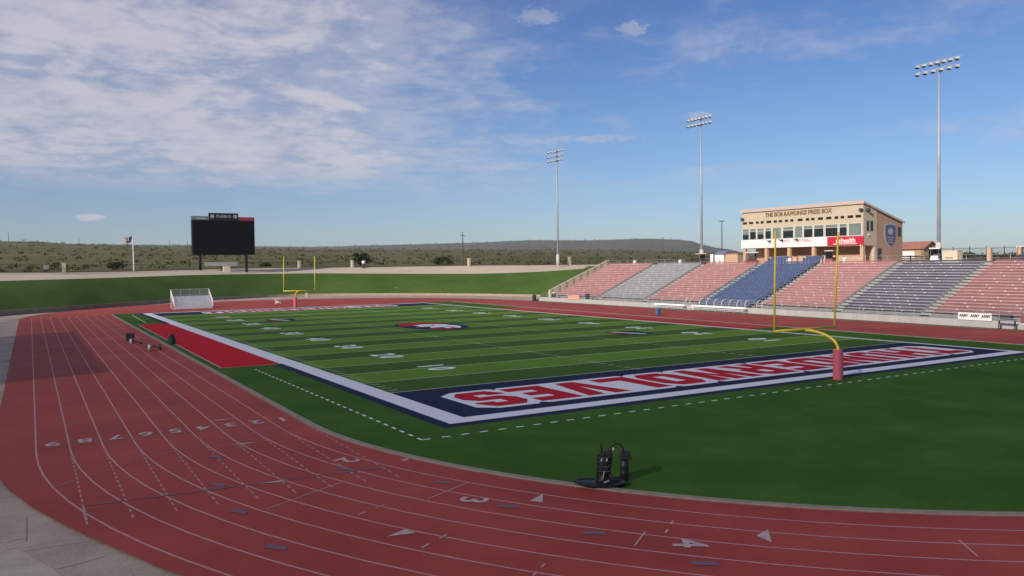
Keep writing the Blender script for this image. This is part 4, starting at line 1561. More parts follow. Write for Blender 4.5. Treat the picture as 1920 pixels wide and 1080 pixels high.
# ------------------------------------------------------------------ concourse things
def golf_cart(loc, rz, body, roofm, label):
    t = thing('golf_cart', loc, label, 'golf cart', 'golf carts parked on the concourse')
    m = MB()
    m.hexa([(-1.15, -.55, .25), (1.15, -.55, .25), (1.15, .55, .25), (-1.15, .55, .25), (-1.1, -.55, .62), (.55, -.55, .62), (.55, .55, .62), (-1.1, .55, .62)])
    m.hexa([(.55, -.52, .4), (1.15, -.45, .35), (1.15, .45, .35), (.55, .52, .4), (.60, -.5, .95), (1.0, -.42, .72), (1.0, .42, .72), (.60, .5, .95)])
    m.build('body', body, None).parent = t
    m = MB()
    m.box(-.55, .05, -.5, .5, .63, .82)
    m.box(-.70, -.56, -.5, .5, .63, 1.25)
    m.build('seat', M['grey_dark'], None).parent = t
    for sx_ in (-.75, .7):
        for sy_ in (-.5, .5):
            m = MB()
            m.tube([(sx_, sy_, 1.9), (sx_ + (.15 if sx_ > 0 else 0), sy_, .6)], .05, 5)
            m.build('post', M['grey_dark'], None).parent = t
            m = MB()
            m.tube([(sx_ * 1.05, sy_ - .08, .23), (sx_ * 1.05, sy_ + .08, .23)], .23, 10)
            m.build('wheel', M['black'], None).parent = t
    m = MB()
    m.box(-.80, -.77, -.48, .48, .85, 1.86)
    m.build('shade_panel', M['glass_dark'], None).parent = t  # dark sheet added to deepen the shade under the canopy
    m = MB()
    m.box(-1.0, .9, -.66, .66, 1.88, 2.02)
    m.build('canopy', roofm, None).parent = t
    t.rotation_euler = (0, 0, rz)
    return t


golf_cart((88.6, 75.4, 6.85), R(70), M['grey_dark'], M['cream'], 'dark golf cart with pale canopy at the foot of the middle floodlight mast')
golf_cart((88.6, 63.3, 6.85), R(150), M['cart_red'], M['white'], 'dark red golf cart at the top left corner of the blue seats')
golf_cart((88.6, 47.4, 6.85), R(20), M['cart_red'], M['cream'], 'red golf cart with pale canopy under the red banner')
golf_cart((88.6, 30.6, 6.85), R(200), M['white'], M['white'], 'white golf cart beside the tan cabinet right of the press box')
golf_cart((88.8, 19.0, 6.85), R(150), M['grey_dark'], M['white'], 'dark golf cart with white canopy at the right edge of the concourse')


def cabinet(name, x0, x1, y0, y1, z0, z1, material, label, cat, group=None, trim=None):
    t = thing(name, ((x0 + x1) / 2, (y0 + y1) / 2, z0), label, cat, group)
    m = MB(); m.box(x0, x1, y0, y1, z0, z1 - .08); m.build('body', material, t)
    m = MB(); m.box(x0 - .05, x1 + .05, y0 - .05, y1 + .05, z1 - .08, z1); m.build('lid', trim or material, t)
    m = MB(); m.box(x0 - .02, x0 - .002, y0 + (y1 - y0) * .3, y0 + (y1 - y0) * .8, z0 + (z1 - z0) * .35, z0 + (z1 - z0) * .41); m.build('slot', M['bark'], t)
    return t


cabinet('storage_cabinet', 88.6, 89.8, 27.6, 29.7, 6.85, 8.5, M['cream'], 'square tan cabinet on the concourse beside the white golf cart', 'cabinet')
cabinet('utility_cabinet', 26.6, 28.2, 183.1, 184.0, 5.4, 7.75, M['cream'], 'small tan cabinet under the black scoreboard', 'cabinet')

# small white bins on the concourse
for y, lab in ((93.0, 'white litter bin at the top of the far red benches'), (79.8, 'white litter bin at the top of the grey benches'), (70.0, 'white litter bin before the low brick block'), (54.4, 'white litter bin behind the blue seats'), (44.2, 'white litter bin behind the red benches under the red banner')):
    t = thing('litter_bin', (87.6, y, 6.85), lab, 'bin', 'white litter bins on the concourse')
    m = MB(); m.lathe([(.28, 6.85), (.33, 7.5)], 87.6, y, 12); m.build('barrel', M['white'], t)
    m = MB(); m.lathe([(.35, 7.503), (.34, 7.6), (.16, 7.77)], 87.6, y, 12); m.build('lid', M['white'], t)

# white kiosk with blue roof, brick block
t = thing('kiosk', (101, 82.7, 7.0), 'white kiosk with blue roof left of the press box', 'kiosk')
m = MB(); m.box(100, 103.5, 80.9, 84.55, 6.9, 8.8); m.build('wall', M['white'], t)
m = MB(); m.prism_xz([(99.7, 8.803), (103.8, 8.803), (103.2, 9.45), (101.0, 9.45)], 80.6, 83.4); m.build('roof', M['roof_blue'], t)
m = MB(); m.box(99.97, 99.998, 81.1, 84.3, 7.35, 7.42); m.build('trim', M['cream'], t)
t = thing('brick_hut', (101, 78.6, 7.0), 'low brick hut beside the white kiosk', 'hut')
m = MB(); m.box(100, 103, 77.3, 80.4, 6.9, 8.75); m.build('wall', M['brick_pale'], t)
m = MB(); m.box(99.9, 103.1, 77.2, 80.5, 8.753, 8.9); m.build('roof', M['roof_clay'], t)

# gabled building to the right of the press box
t = thing('brick_house', (122.2, 59, 6.8), 'tan brick building with clay red gable roof and white shutter behind the press box', 'building')
m = MB(); m.box(120, 124.4, 52.2, 66.0, 6.6, 9.3); m.build('wall', M['brick_pale'], t)
m = MB()
m.prism_xz([(120.003, 9.301), (124.397, 9.301), (122.2, 10.3)], 52.2, 52.5); m.build('gable', M['brick_pale'], t)
m = MB()
for x0_, x1_ in ((119.6, 122.2), (122.2, 124.8)):
    za, zb = (9.15, 10.4) if x0_ < 120 else (10.4, 9.15)
    m.hexa([(x0_, 51.8, za), (x1_, 51.8, zb), (x1_, 66.4, zb), (x0_, 66.4, za), (x0_, 51.8, za + .16), (x1_, 51.8, zb + .16), (x1_, 66.4, zb + .16), (x0_, 66.4, za + .16)])
m.build('roof', M['roof_clay'], t)
m = MB(); m.box(119.94, 119.998, 53.8, 56.2, 7.3, 8.75); m.build('shutter', M['white'], t)
m = MB(); m.box(121.6, 122.9, 52.15, 52.195, 6.9, 9.0); m.build('door', M['vent'], t)
t = thing('fence', (112, 52, 7.0), 'low brown timber fence below the gabled brick building', 'fence')
for z in (7.0, 7.35, 7.7):
    m = MB(); m.box(112, 112.1, 46, 56.5, z, z + .2); m.build('rail', M['bark'], t)
for y in (46, 49.5, 53, 56.4):
    m = MB(); m.box(112.103, 112.25, y, y + .15, 6.6, 8.0); m.build('post', M['bark'], t)

# fence with brick pillars at the back of the concourse, right part
t = thing('fence', (98.5, 20, 7.1), 'dark iron fence with brick pillars along the right end of the concourse', 'fence')
for y in (28.7, 24.7, 15.5, 36.5, 8, 0):
    m = MB(); m.box(98.1, 98.6, y - .26, y + .26, 7.0, 8.75); p_ = m.build('pillar', M['brick_pale'], t)
    m = MB(); m.box(98.05, 98.65, y - .31, y + .31, 8.753, 8.83); m.build('cap', M['tanwall'], p_)
for z in (7.35, 8.75):
    m = MB(); m.box(98.33, 98.37, -5, 40, z, z + .05); m.build('rail', M['iron'], t)
m = MB()
y = -5
while y < 40:
    m.box(98.342, 98.358, y, y + .016, 7.15, 8.95)
    y += .14
m.build('picket', M['iron'], t, fixn=False)['kind'] = 'stuff'
y = -4.5
while y < 40:
    m = MB(); m.box(98.31, 98.39, y, y + .08, 7.05, 9.1); m.build('post', M['iron'], t)
    y += 2.4

# lamp post behind the hut, utility pole, skyline poles
t = thing('lamp_post', (110, 91.2, 7.0), 'slim street lamp with twin heads left of the press box', 'lamp post')
m = MB(); m.tube([(110, 91.2, 6.7), (110, 91.2, 16.0)], [.14, .08], 8); m.build('pole', M['grey_dark'], t)
for s_ in (-1, 1):
    m = MB(); m.box(109.85, 110.15, 91.2 + s_ * .12, 91.2 + s_ * .62, 15.85, 16.02) if s_ > 0 else m.box(109.85, 110.15, 90.58, 91.08, 15.85, 16.02)
    m.build('lamp_head', M['grey_dark'], t)


def upole(x, y, z, h, r_, label, group):
    t = thing('utility_pole', (x, y, z), label, 'pole', group)
    m = MB(); m.tube([(x, y, z - .5), (x, y, z + h)], [r_, r_ * .7], 6); m.build('pole', M['bark'], t)
    m = MB(); m.box(x - h * .08, x + h * .08, y - r_ * .4, y + r_ * .4, z + h * .9, z + h * .9 + r_ * .8); m.build('crossarm', M['bark'], t)


upole(88.4, 168.8, 6.7, 9.7, .16, 'lone wooden utility pole on the rim beside the low bush', 'utility poles')
for az, d, h, lab in ((-.55, 1440, 13, 'tiny utility pole on the skyline at the far left edge'), (3.15, 1440, 11, 'tiny utility pole on the skyline left of the flag'),
                      (8.35, 1430, 10, 'tiny utility pole on the skyline between flag and scoreboard'), (9.4, 1430, 9, 'tiny utility pole on the skyline just left of the scoreboard')):
    x, y = CAMX + d * math.sin(R(az)), CAMY + d * math.cos(R(az))
    upole(x, y, land_h(x, y, 6.8), h, .38, lab, 'utility poles')

# ------------------------------------------------------------------ rim fence
t = thing('fence', (10, 170, 6.8), 'dark iron fence with tan brick pillars along the rim beyond the field', 'fence')
seg_pts = [O_[i] + (O_[i] - Vector((CX, 60, O_[i].z))).normalized() * -1.2 for i in range(8, 74)]
m = MB()
for z in (.25, 1.65):
    m_ = MB()
    for a, b in zip(seg_pts, seg_pts[1:]):
        m_.tube([(a.x, a.y, a.z + z), (b.x, b.y, b.z + z)], .03, 4, cap=False)
    m_.build('rail', M['iron'], t, fixn=False)
for a, b in zip(seg_pts, seg_pts[1:]):
    n_ = max(1, int((b - a).length / .22))
    for k in range(n_):
        p = a.lerp(b, k / n_)
        m.box(p.x - .011, p.x + .011, p.y - .011, p.y + .011, p.z + .05, p.z + 1.8)
m.build('picket', M['iron'], t, fixn=False)['kind'] = 'stuff'
for px_, py_ in ((-10.1, 160.8), (49.6, 195.2), (61.6, 189.2), (86.2, 163.2), (103.0, 132.0)):
    a = min(seg_pts, key=lambda q: (q.x - px_) ** 2 + (q.y - py_) ** 2)
    m_ = MB(); m_.box(a.x - .33, a.x + .33, a.y - .33, a.y + .33, a.z - .1, a.z + 2.0)
    p_ = m_.build('pillar', M['tanwall'], t)
    m_ = MB(); m_.box(a.x - .39, a.x + .39, a.y - .39, a.y + .39, a.z + 2.003, a.z + 2.1)
    m_.build('cap', M['tanwall'], p_)

# ------------------------------------------------------------------ scoreboard, flag
t = thing('scoreboard', (27.2, 185, 6.6), 'large black video scoreboard on two legs beyond the far end of the field', 'scoreboard')
for x in (21.3, 32.8):
    m = MB(); m.box(x - .3, x + .3, 185.0, 185.6, 5.4, 10.6); m.build('leg', M['board_frame'], t)
m = MB(); m.box(19.4, 35.0, 184.9, 186.2, 10.55, 19.6); m.build('cabinet', M['board_frame'], t)
m = MB(); m.box(19.7, 34.7, 184.84, 184.898, 10.8, 19.45); m.build('screen', M['screen'], t)
m = MB(); m.box(19.3, 23.6, 184.9, 185.6, 19.603, 20.55); a_ = m.build('advert_panel', M['ad_teal'], t); a_['label'] = 'grey green advert panel on the left'
m = MB(); m.box(20.6, 22.8, 184.87, 184.897, 19.75, 20.15); m.build('print', M['sign_grey'], a_)
m = MB(); m.box(30.9, 35.0, 184.9, 185.6, 19.603, 20.45); a_ = m.build('advert_panel', M['ad_red'], t); a_['label'] = 'red advert panel on the right'
put_text('print', 'SOUTHERN', .62, (33.0, 184.88, 20.02), (1, 0, 0), (0, 0, 1), M['banner_pink'], a_)
m = MB(); m.box(23.603, 30.897, 184.85, 185.7, 19.603, 21.4); a_ = m.build('header_panel', M['board_frame'], t)
put_text('print', 'PUEBLO', .95, (27.25, 184.84, 20.55), (1, 0, 0), (0, 0, 1), M['sign_grey'], a_, bold=.02, sx=1.1)
for x in (24.4, 30.1):
    m = MB()
    m.prism_xz([(x + .5 * math.cos(k * .5236), 20.55 + .5 * math.sin(k * .5236)) for k in range(12)], 184.82, 184.848)
    m.build('emblem', M['sign_grey'], a_)
m = MB(); m.box(22.3, 30.4, 184.9, 185.05, 7.75, 8.75); a_ = m.build('lower_sign', M['sign_grey'], t)
put_text('print', 'RALPH STADIUM', .62, (26.4, 184.88, 8.27), (1, 0, 0), (0, 0, 1), M['print_grey'], a_, bold=.01)
m = MB(); m.box(26.2, 26.4, 185.06, 185.25, 5.6, 7.9); m.build('sign_post', M['board_frame'], t)

t = thing('flagpole', (5.2, 180, 6.0), 'white flagpole with a flag blowing left beyond the berm', 'flagpole')
m = MB(); m.tube([(5.2, 180, 5.4), (5.1, 180, 15.4)], [.16, .10], 8); m.build('pole', M['white'], t)
m = MB(); m.lathe([(.05, 15.4), (.16, 15.5), (.05, 15.65)], 5.1, 180, 8); m.build('ball', M['sign_grey'], t)
fl = thing('flag', (5.0, 180, 13.6), 'red and white striped flag with blue corner flying from the pole', 'flag')
FX = lambda u: (5.0 - 2.0 * u, 180 + .25 * math.sin(u * 7), -.75 * u - .12 * math.sin(u * 5))
for k in range(7):
    m = MB()
    z1_, z0_ = 15.25 - k * .2, 15.25 - (k + 1) * .2
    for s_ in range(8):
        u0, u1 = s_ / 8, (s_ + 1) / 8
        if k < 4 and u0 < .4: continue
        a, b = FX(u0), FX(u1)
        m.face([(a[0], a[1], z0_ + a[2]), (b[0], b[1], z0_ + b[2]), (b[0], b[1], z1_ + b[2]), (a[0], a[1], z1_ + a[2])])
    m.build('stripe', M['flag_red'] if k % 2 == 0 else M['flag_white'], fl, fixn=False)
m = MB()
for s_ in range(3):
    u0, u1 = s_ / 8, (s_ + 1) / 8
    a, b = FX(u0), FX(u1)
    m.face([(a[0], a[1], 14.452 + a[2]), (b[0], b[1], 14.452 + b[2]), (b[0], b[1], 15.25 + b[2]), (a[0], a[1], 15.25 + a[2])])
m.build('canton', M['flag_blue'], fl, fixn=False)

# ------------------------------------------------------------------ portable bleacher on the far bend
t = thing('portable_bleacher', (8.3, 122, 0), 'small silver portable bleacher with mesh guard rail on the far bend of the track', 'bleacher')
bx0, bx1, by = 5.1, 11.6, 120.0
for i in range(6):
    m = MB(); m.box(bx0, bx1, by + i * .62, by + i * .62 + .30, .42 + i * .36, .47 + i * .36); m.build('seat_plank', M['alu'], t)
    m = MB(); m.box(bx0, bx1, by + i * .62 + .02, by + i * .62 + .05, .06 + i * .36, .40 + i * .36); m.build('riser', M['alu'], t)
    m = MB(); m.box(bx0, bx1, by + i * .62 + .30, by + i * .62 + .60, .08 + i * .36, .12 + i * .36); m.build('footboard', M['alu'], t)
for x in (bx0 + .1, (bx0 + bx1) / 2, bx1 - .1):
    m = MB()
    m.tube([(x, by + .1, 0), (x, by + 3.6, 2.1)], .05, 6)
    m.tube([(x, by + 3.6, 0), (x, by + 3.6, 2.1)], .05, 6)
    m.tube([(x, by, .04), (x, by + 3.7, .04)], .05, 6)
    m.build('frame', M['steel'], t)
for x in (bx0 - .05, bx1 + .05):
    m = MB()
    m.tube([(x, by + .2, .5), (x, by + .2, 1.4), (x, by + 3.75, 3.5), (x, by + 3.75, .1)], .045, 6)
    m.tube([(x, by + .2, .9), (x, by + 3.75, 3.0)], .03, 6)
    for k in range(6):
        m.tube([(x, by + .5 + k * .6, .5 + k * .36), (x, by + .5 + k * .6, 1.55 + k * .36)], .03, 5)
    m.build('side_rail', M['white'], t)
m = MB()
m.tube([(bx0 - .05, by + 3.75, 3.5), (bx1 + .05, by + 3.75, 3.5)], .045, 6)
m.tube([(bx0 - .05, by + 3.75, 2.5), (bx1 + .05, by + 3.75, 2.5)], .035, 6)
for k in range(5):
    x = bx0 + k * (bx1 - bx0) / 4
    m.tube([(x, by + 3.75, 2.1), (x, by + 3.75, 3.5)], .035, 5)
m.build('back_rail', M['steel'], t)
m = MB()
for k in range(54):
    x = bx0 + k * .12
    m.box(x - .004, x + .004, by + 3.75, by + 3.758, 2.1, 3.5)
for k in range(12):
    z = 2.15 + k * .11
    m.box(bx0, bx1, by + 3.76, by + 3.768, z - .004, z + .004)
m.build('rail_mesh', M['alu'], t, fixn=False)['kind'] = 'stuff'

# ------------------------------------------------------------------ blocking sled by the kerb
SXY = Vector((-1.75, -13.35))
t = thing('blocking_sled', (SXY.x, SXY.y, 0), 'black blocking sled with two padded dummies and a curved spring arm by the track kerb', 'training sled')
ax = Vector((.86, -.51, 0))          # across the picture
ay = Vector((.51, .86, 0))           # away from the camera


def SP(u, v, z):
    p = Vector((SXY.x, SXY.y, 0)) + ax * u + ay * v
    return (p.x, p.y, z)


m = MB()
n_ = 22
ringo = [(1.0 * math.cos(2 * math.pi * k / n_), .52 * math.sin(2 * math.pi * k / n_)) for k in range(n_)]
layers = [(.84, .035), (1.0, .085), (1.03, .135), (.97, .14), (.86, .095)]
for q, z in layers:
    for a, b in ringo:
        u_ = a * .88 * q
        m.v.append(SP(u_ - .1, b * q - .10, z + (.07 * max(0, -a) ** 3)))
for k in range(len(layers) - 1):
    for j in range(n_):
        m.f.append((k * n_ + j, k * n_ + (j + 1) % n_, (k + 1) * n_ + (j + 1) % n_, (k + 1) * n_ + j))
m.f.append(tuple(reversed(range(n_))))
m.f.append(tuple((len(layers) - 1) * n_ + j for j in range(n_)))
m.build('skid_pan', M['black_plastic'], t, smooth=False)


def pad_tube(name, prof_, u, v, flat_=.6, tilt=0.0, material=None):
    m = MB()
    nn = 14
    for (r_, z) in prof_:
        for j in range(nn):
            a = 2 * math.pi * j / nn
            m.v.append(SP(u + tilt * z + r_ * math.cos(a), v + r_ * flat_ * math.sin(a), z))
    for k in range(len(prof_) - 1):
        for j in range(nn):
            m.f.append((k * nn + j, k * nn + (j + 1) % nn, (k + 1) * nn + (j + 1) % nn, (k + 1) * nn + j))
    m.f.append(tuple(reversed(range(nn))))
    m.f.append(tuple((len(prof_) - 1) * nn + j for j in range(nn)))
    return m.build(name, material or M['black'], t, smooth=True)


def slab(name, u0, u1, v0, v1, z0, z1, material, taper=.03):
    m = MB()
    m.hexa([SP(u0, v0, z0), SP(u1, v0, z0), SP(u1, v1, z0), SP(u0, v1, z0), SP(u0 + taper, v0 + taper, z1), SP(u1 - taper, v0 + taper, z1), SP(u1 - taper, v1 - taper, z1), SP(u0 + taper, v1 - taper, z1)])
    o = m.build(name, material, t)
    bv = o.modifiers.new('soft', 'BEVEL'); bv.width = .022; bv.segments = 2
    return o


for u in (-.15, .20):
    m = MB(); m.tube([SP(u - .04, .02, .10), SP(u, .02, .60), SP(u + .02, .02, 1.02)], .042, 8); m.build('upright', M['black_plastic'], t)
slab('dummy_pad', -.13, .19, -.12, .10, .40, .70, M['black'])
slab('dummy_pad', -.08, .19, -.13, .12, .74, .98, M['black'], .02)
slab('dummy_pad', -.03, .17, -.10, .10, 1.00, 1.15, M['black'], .02)
pad_tube('base_hub', [(.22, .10), (.20, .20), (.13, .30), (.11, .40)], .03, 0, .8, 0, M['black_plastic'])
m = MB()
for z in (.47, .62, .80, .92):
    m.box(0, 0, 0, 0, 0, 0) if False else m.hexa([SP(-.15, -.145, z), SP(.21, -.145, z), SP(.21, .13, z), SP(-.15, .13, z), SP(-.15, -.145, z + .035), SP(.21, -.145, z + .035), SP(.21, .13, z + .035), SP(-.15, .13, z + .035)])
m.build('strap', M['grey_dark'], t, fixn=False)
pad_tube('dummy_pad', [(.12, .03), (.15, .06), (.145, .28), (.155, .30), (.145, .32), (.145, .50), (.155, .52), (.145, .54), (.145, .72), (.10, .74)], .78, .42, .8, .03)
slab('dummy_head', .62, 1.02, .27, .57, .76, 1.06, M['black'], .05)
m = MB(); m.tube([SP(-.06, 0, .9), SP(-.03, 0, 1.22), SP(-.05, 0, 1.43)], [.06, .045, .012], 8); m.build('neck_post', M['black'], t)
m = MB(); m.tube([SP(.22, 0, .45), SP(.27, 0, .95), SP(.25, 0, 1.19)], [.05, .075, .06], 8); m.build('side_pad', M['black'], t)
for u, z in ((-.05, .84), (.13, .84)):
    m = MB(); m.tube([SP(u, -.155, z), SP(u + .015, -.16, z + .08)], .024, 6); m.build('buckle', M['alu'], t)
m = MB(); m.tube([SP(.0, -.15, .26), SP(.04, -.16, .50)], .020, 6); m.build('tag_strap', M['sign_grey'], t)
m = MB()
pts = []
for k in range(13):
    a = math.pi * k / 12
    pts.append(SP(.52 - .27 * math.cos(a), .12 + .02 * k, .72 + .62 * math.sin(a) ** .8))
pts = [SP(.22, .05, .35)] + pts
m.tube(pts, .028, 8); m.build('spring_arm', M['black'], t)
m = MB(); m.tube([SP(.34, .1, 1.03), SP(.39, .1, 1.22)], .034, 6); m.build('arm_sleeve', M['print_olive'], t)
for v in (-.12, .18):
    m = MB(); m.tube([SP(.1, v, .2), SP(.75, v + .35, .08)], .035, 6); m.build('runner', M['black'], t)
for a, b in (((-.22, .05, .16), (-.02, .0, .62)), ((.34, .05, .16), (.20, .0, .62))):
    m = MB(); m.tube([SP(*a), SP(*b)], .03, 6); m.build('brace', M['grey_dark'], t)
m = MB(); m.tube([SP(.02, -.25, .14), SP(.2, -.2, .19)], .03, 6); m.build('foot_plate', M['sign_grey'], t)

# ------------------------------------------------------------------ track side things on the left
t = thing('hurdle_trolley', (-8.4, 50, 0), 'long low trolley with pale wheels and a dark bin on the inner lanes', 'trolley')
m = MB(); m.tube([(-8.75, 53.6, .42), (-8.05, 45.0, .42)], .06, 6); m.build('beam', M['pink_foam'], t)
m = MB(); m.tube([(-8.45, 53.6, .30), (-7.75, 45.0, .30)], .06, 6); m.build('beam', M['pink_foam'], t)
for x, y in ((-8.7, 52.6), (-8.0, 45.0)):
    m = MB(); m.tube([(x - .5, y, .26), (x - .36, y, .26)], .26, 12); w_ = m.build('wheel', M['white'], t)
    m = MB(); m.tube([(x + .42, y, .26), (x + .56, y, .26)], .26, 12); m.build('wheel', M['grey_dark'], t)
    m = MB(); m.tube([(x - .4, y, .26), (x + .45, y, .26)], .04, 6); m.build('axle', M['grey_dark'], t)
for y in (47, 49, 51):
    x = -8.75 + (53.6 - y) / 8.6 * .7 + .15
    m = MB(); m.box(x - .3, x + .3, y - .04, y + .04, .36, .40); m.build('slat', M['pink_foam'], t)
m = MB(); m.hexa([(-9.3, 54.6, .15), (-8.6, 54.6, .15), (-8.6, 55.4, .15), (-9.3, 55.4, .15), (-9.35, 54.55, .95), (-8.55, 54.55, .95), (-8.55, 55.45, .8), (-9.35, 55.45, .8)])
m.build('bin', M['grey_dark'], t)
m = MB(); m.tube([(-8.9, 54.6, .4), (-8.75, 53.6, .42)], .05, 6); m.build('tow_bar', M['grey_dark'], t)

t = thing('equipment_bin', (-5.75, 50.2, 0), 'dark covered bin standing at the edge of the red team box', 'bin')
m = MB(); m.lathe([(.40, 0), (.43, .05), (.36, .55), (.30, .62)], -5.75, 50.2, 14); m.build('barrel', M['bin_dark'], t)
m = MB(); m.lathe([(.33, .62), (.30, .75), (.16, .98), (.06, 1.05)], -5.75, 50.2, 14); m.build('cover', M['black'], t)

t = thing('folding_table', (25.3, 127.6, 0), 'small white folding table on the far bend left of the far goalpost', 'table')
m = MB(); m.box(24.7, 26.0, 127.2, 128.0, .95, 1.05); m.build('tabletop', M['white'], t)
for x in (24.85, 25.85):
    m = MB(); m.tube([(x, 127.3, 0), (x + .1, 127.9, .95)], .03, 6); m.build('leg', M['white'], t)
    m = MB(); m.tube([(x, 127.9, 0), (x + .1, 127.3, .95)], .03, 6); m.build('leg', M['white'], t)
m = MB(); m.hexa([(25.05, 127.4, .2), (25.65, 127.4, .2), (25.65, 127.8, .2), (25.05, 127.8, .2), (25.2, 127.45, .9), (25.5, 127.45, .9), (25.5, 127.75, .9), (25.2, 127.75, .9)])
m.build('shelf_box', M['white'], t)
t = thing('marker_post', (41.2, 160.5, 0), 'short pale marker post before the far berm right of the far goalpost', 'post')
m = MB(); m.box(41.0, 41.4, 160.3, 160.7, -.06, .8); m.build('post', M['cream'], t)
m = MB(); m.box(40.95, 41.45, 160.25, 160.75, .803, .9); m.build('cap', M['white'], t)
t = thing('sprinkler_post', (62.9, 156.5, .6), 'thin pale sprinkler post at the foot of the far grass berm', 'post')
m = MB(); m.tube([(62.9, 156.5, -.02), (63.0, 156.5, 1.6)], .06, 6); m.build('pipe', M['sign_grey'], t)
m = MB(); m.box(62.7, 63.2, 156.4, 156.6, 1.6, 1.8); m.build('head', M['sign_grey'], t)
t = thing('white_tank', (65.4, 185.7, 6.6), 'round white tank on a dark stand beside the large dark bush on the rim', 'tank')
m = MB(); m.lathe([(.2, 7.85), (.5, 8.1), (.55, 8.4), (.4, 8.75), (.1, 8.85)], 65.4, 185.7, 12); m.build('tank', M['white'], t, smooth=True)
m = MB(); m.box(65.1, 65.7, 185.4, 186.0, 6.2, 7.85); m.build('stand', M['grey_dark'], t)
t = thing('rim_sign', (-13.5, 160.9, 6.6), 'small pale sign on the rim fence at the far left', 'sign')
m = MB(); m.box(-14.1, -13.1, 160.9, 160.98, 7.5, 8.4); m.build('panel', M['sign_grey'], t)
for x in (-13.9, -13.3):
    m = MB(); m.box(x - .04, x + .04, 160.981, 161.05, 6.2, 8.3); m.build('post', M['iron'], t)

# ------------------------------------------------------------------ things along the stand's front
WL = [('leftmost of the three white lettered panels on the stand wall', 15.93), ('middle one of the three white lettered panels on the stand wall', 14.72), ('rightmost of the three white lettered panels on the stand wall', 13.51)]
for lab, yc in WL:
    t = thing('wall_panel', (69.95, yc, .7), lab, 'sign', 'white lettered panels on the stand wall')
    m = MB(); m.box(69.88, 69.96, yc - .60, yc + .60, .70, 1.50); m.build('panel', M['white'], t)
    put_text('print', 'ARMY', .44, (69.872, yc, 1.16), (0, -1, 0), (0, 0, 1), M['print_dark'], t, bold=.018, sx=.82, shear=.25)
t = thing('wall_panel', (69.95, 9.3, .5), 'dark red panel on the stand wall at the right edge', 'sign')
m = MB(); m.box(69.88, 69.96, 8.3, 9.95, .55, 1.55); m.build('panel', M['seat_red_deep'], t)
m = MB(); m.box(69.86, 69.878, 8.35, 9.9, .50, .62); m.build('hem', M['white'], t)
t = thing('wall_panel', (69.95, 89.3, .6), 'salmon coloured board on the stand wall at the far end', 'sign')
m = MB(); m.box(69.85, 69.95, 87.5, 91.1, .62, 1.45); m.build('panel', M['salmon'], t)
m = MB(); m.box(69.80, 69.848, 87.4, 91.2, 1.2, 1.5); m.build('hem', M['seat_red'], t)


def bench(y0_, y1_, x, h, mt, ml, label, legs=2, back=False):
    t = thing('players_bench', (x, (y0_ + y1_) / 2, 0), label, 'bench', 'benches along the stand wall')
    m = MB(); m.box(x - .2, x + .2, y0_, y1_, h - .06, h); m.build('seat', mt, t)
    for k in range(legs):
        y = y0_ + .12 + (y1_ - y0_ - .24) * k / (legs - 1)
        m = MB(); m.tube([(x - .18, y, -.02), (x - .05, y, h - .06)], .045, 6); m.tube([(x + .18, y, -.02), (x + .05, y, h - .06)], .045, 6); m.build('leg', ml, t)
    if back:
        m = MB(); m.box(x + .2, x + .25, y0_, y1_, h + .15, h + .4); m.build('backrest', mt, t)
    return t


bench(9.9, 11.7, 68.9, 1.0, M['steel'], M['black'], 'dark legged metal bench in front of the stand wall near the right edge')
bench(46.6, 57.5, 69.0, .45, M['white'], M['steel'], 'long white players bench below the blue seats', 7, True)
bench(59.0, 66.0, 69.0, .42, M['white'], M['steel'], 'shorter white players bench left of the blue seats', 5, True)

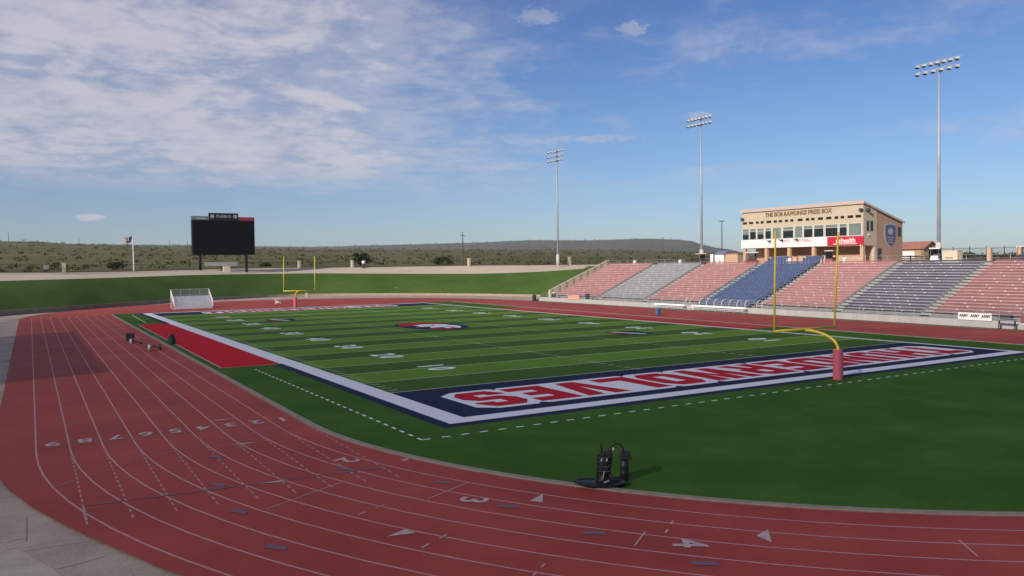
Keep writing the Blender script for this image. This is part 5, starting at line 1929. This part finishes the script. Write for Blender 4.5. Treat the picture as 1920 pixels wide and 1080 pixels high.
t = thing('equipment_bin', (57.7, 51.85, 0), 'blue bin standing on the right straight before the stand', 'bin')
m = MB(); m.box(57.45, 57.95, 51.6, 52.1, .06, .85); m.build('body', M['bin_blue'], t)
m = MB(); m.hexa([(57.4, 51.55, .853), (58.0, 51.55, .853), (58.0, 52.15, .853), (57.4, 52.15, .853), (57.45, 51.6, .95), (57.95, 51.6, 1.0), (57.95, 52.1, 1.0), (57.45, 52.1, .95)]); m.build('lid', M['bin_blue'], t)
for y in (51.65, 52.05):
    m = MB(); m.tube([(57.9, y - .04, .09), (57.9, y + .04, .09)], .09, 8); m.build('wheel', M['black'], t)
for (x, y, mt, lab) in ((71.0, 97.5, 'black', 'dark bin with white lid behind the wall at the far end of the stand'), (70.9, 86.3, 'black', 'low dark bin beside the salmon board'), (69.0, 101.5, 'bin_dark', 'dark blue green bin on the apron before the far end of the stand wall')):
    t = thing('equipment_bin', (x, y, .0), lab, 'bin')
    z = .55 if x > 70 else 0
    m = MB(); m.lathe([(.35, z), (.42, z + 1.0)], x, y, 12); m.build('barrel', M[mt], t)
    m = MB(); m.lathe([(.44, z + 1.003), (.40, z + 1.1), (.15, z + 1.22)], x, y, 12); m.build('lid', M['white'] if x == 71.0 else M[mt], t)
t = thing('wall_bin', (70.8, 12.2, .5), 'dark equipment crate right of the white lettered panels', 'crate')
m = MB(); m.box(70.6, 71.3, 11.4, 12.6, .56, 1.3); m.build('body', M['grey_dark'], t)
m = MB(); m.box(70.55, 71.35, 11.35, 12.65, 1.303, 1.38); m.build('lid', M['grey_dark'], t)

# ------------------------------------------------------------------ visitors' stand on the left, its shadow lies over the outer lanes
t = thing('visitor_grandstand', (-28, 52, 0), 'stepped concrete stand with high back wall beside the outer lanes on the left', 'grandstand')
prof = [(-23.0, -.06), (-23.0, .8)]
for i in range(18):
    prof += [(-23.0 - .72 * i, .8 + .38 * i), (-23.0 - .72 * (i + 1), .8 + .38 * i)]
prof += [(-36.0, 7.3), (-36.4, 7.3), (-36.4, -.06)]
m = MB(); m.prism_xz(prof, 22.0, 66.5); m.build('terrace_steps', M['step_conc'], t)
m = MB(); m.box(-36.9, -36.41, 22.0, 66.5, -.06, 11.6); m.build('back_wall', M['stucco'], t)
for i in range(18):
    m = MB(); m.box(-23.0 - .72 * i - .66, -23.0 - .72 * i - .36, 22.3, 66.2, 1.2 + .38 * i, 1.25 + .38 * i); m.build('seat_plank', M['alu'], t)
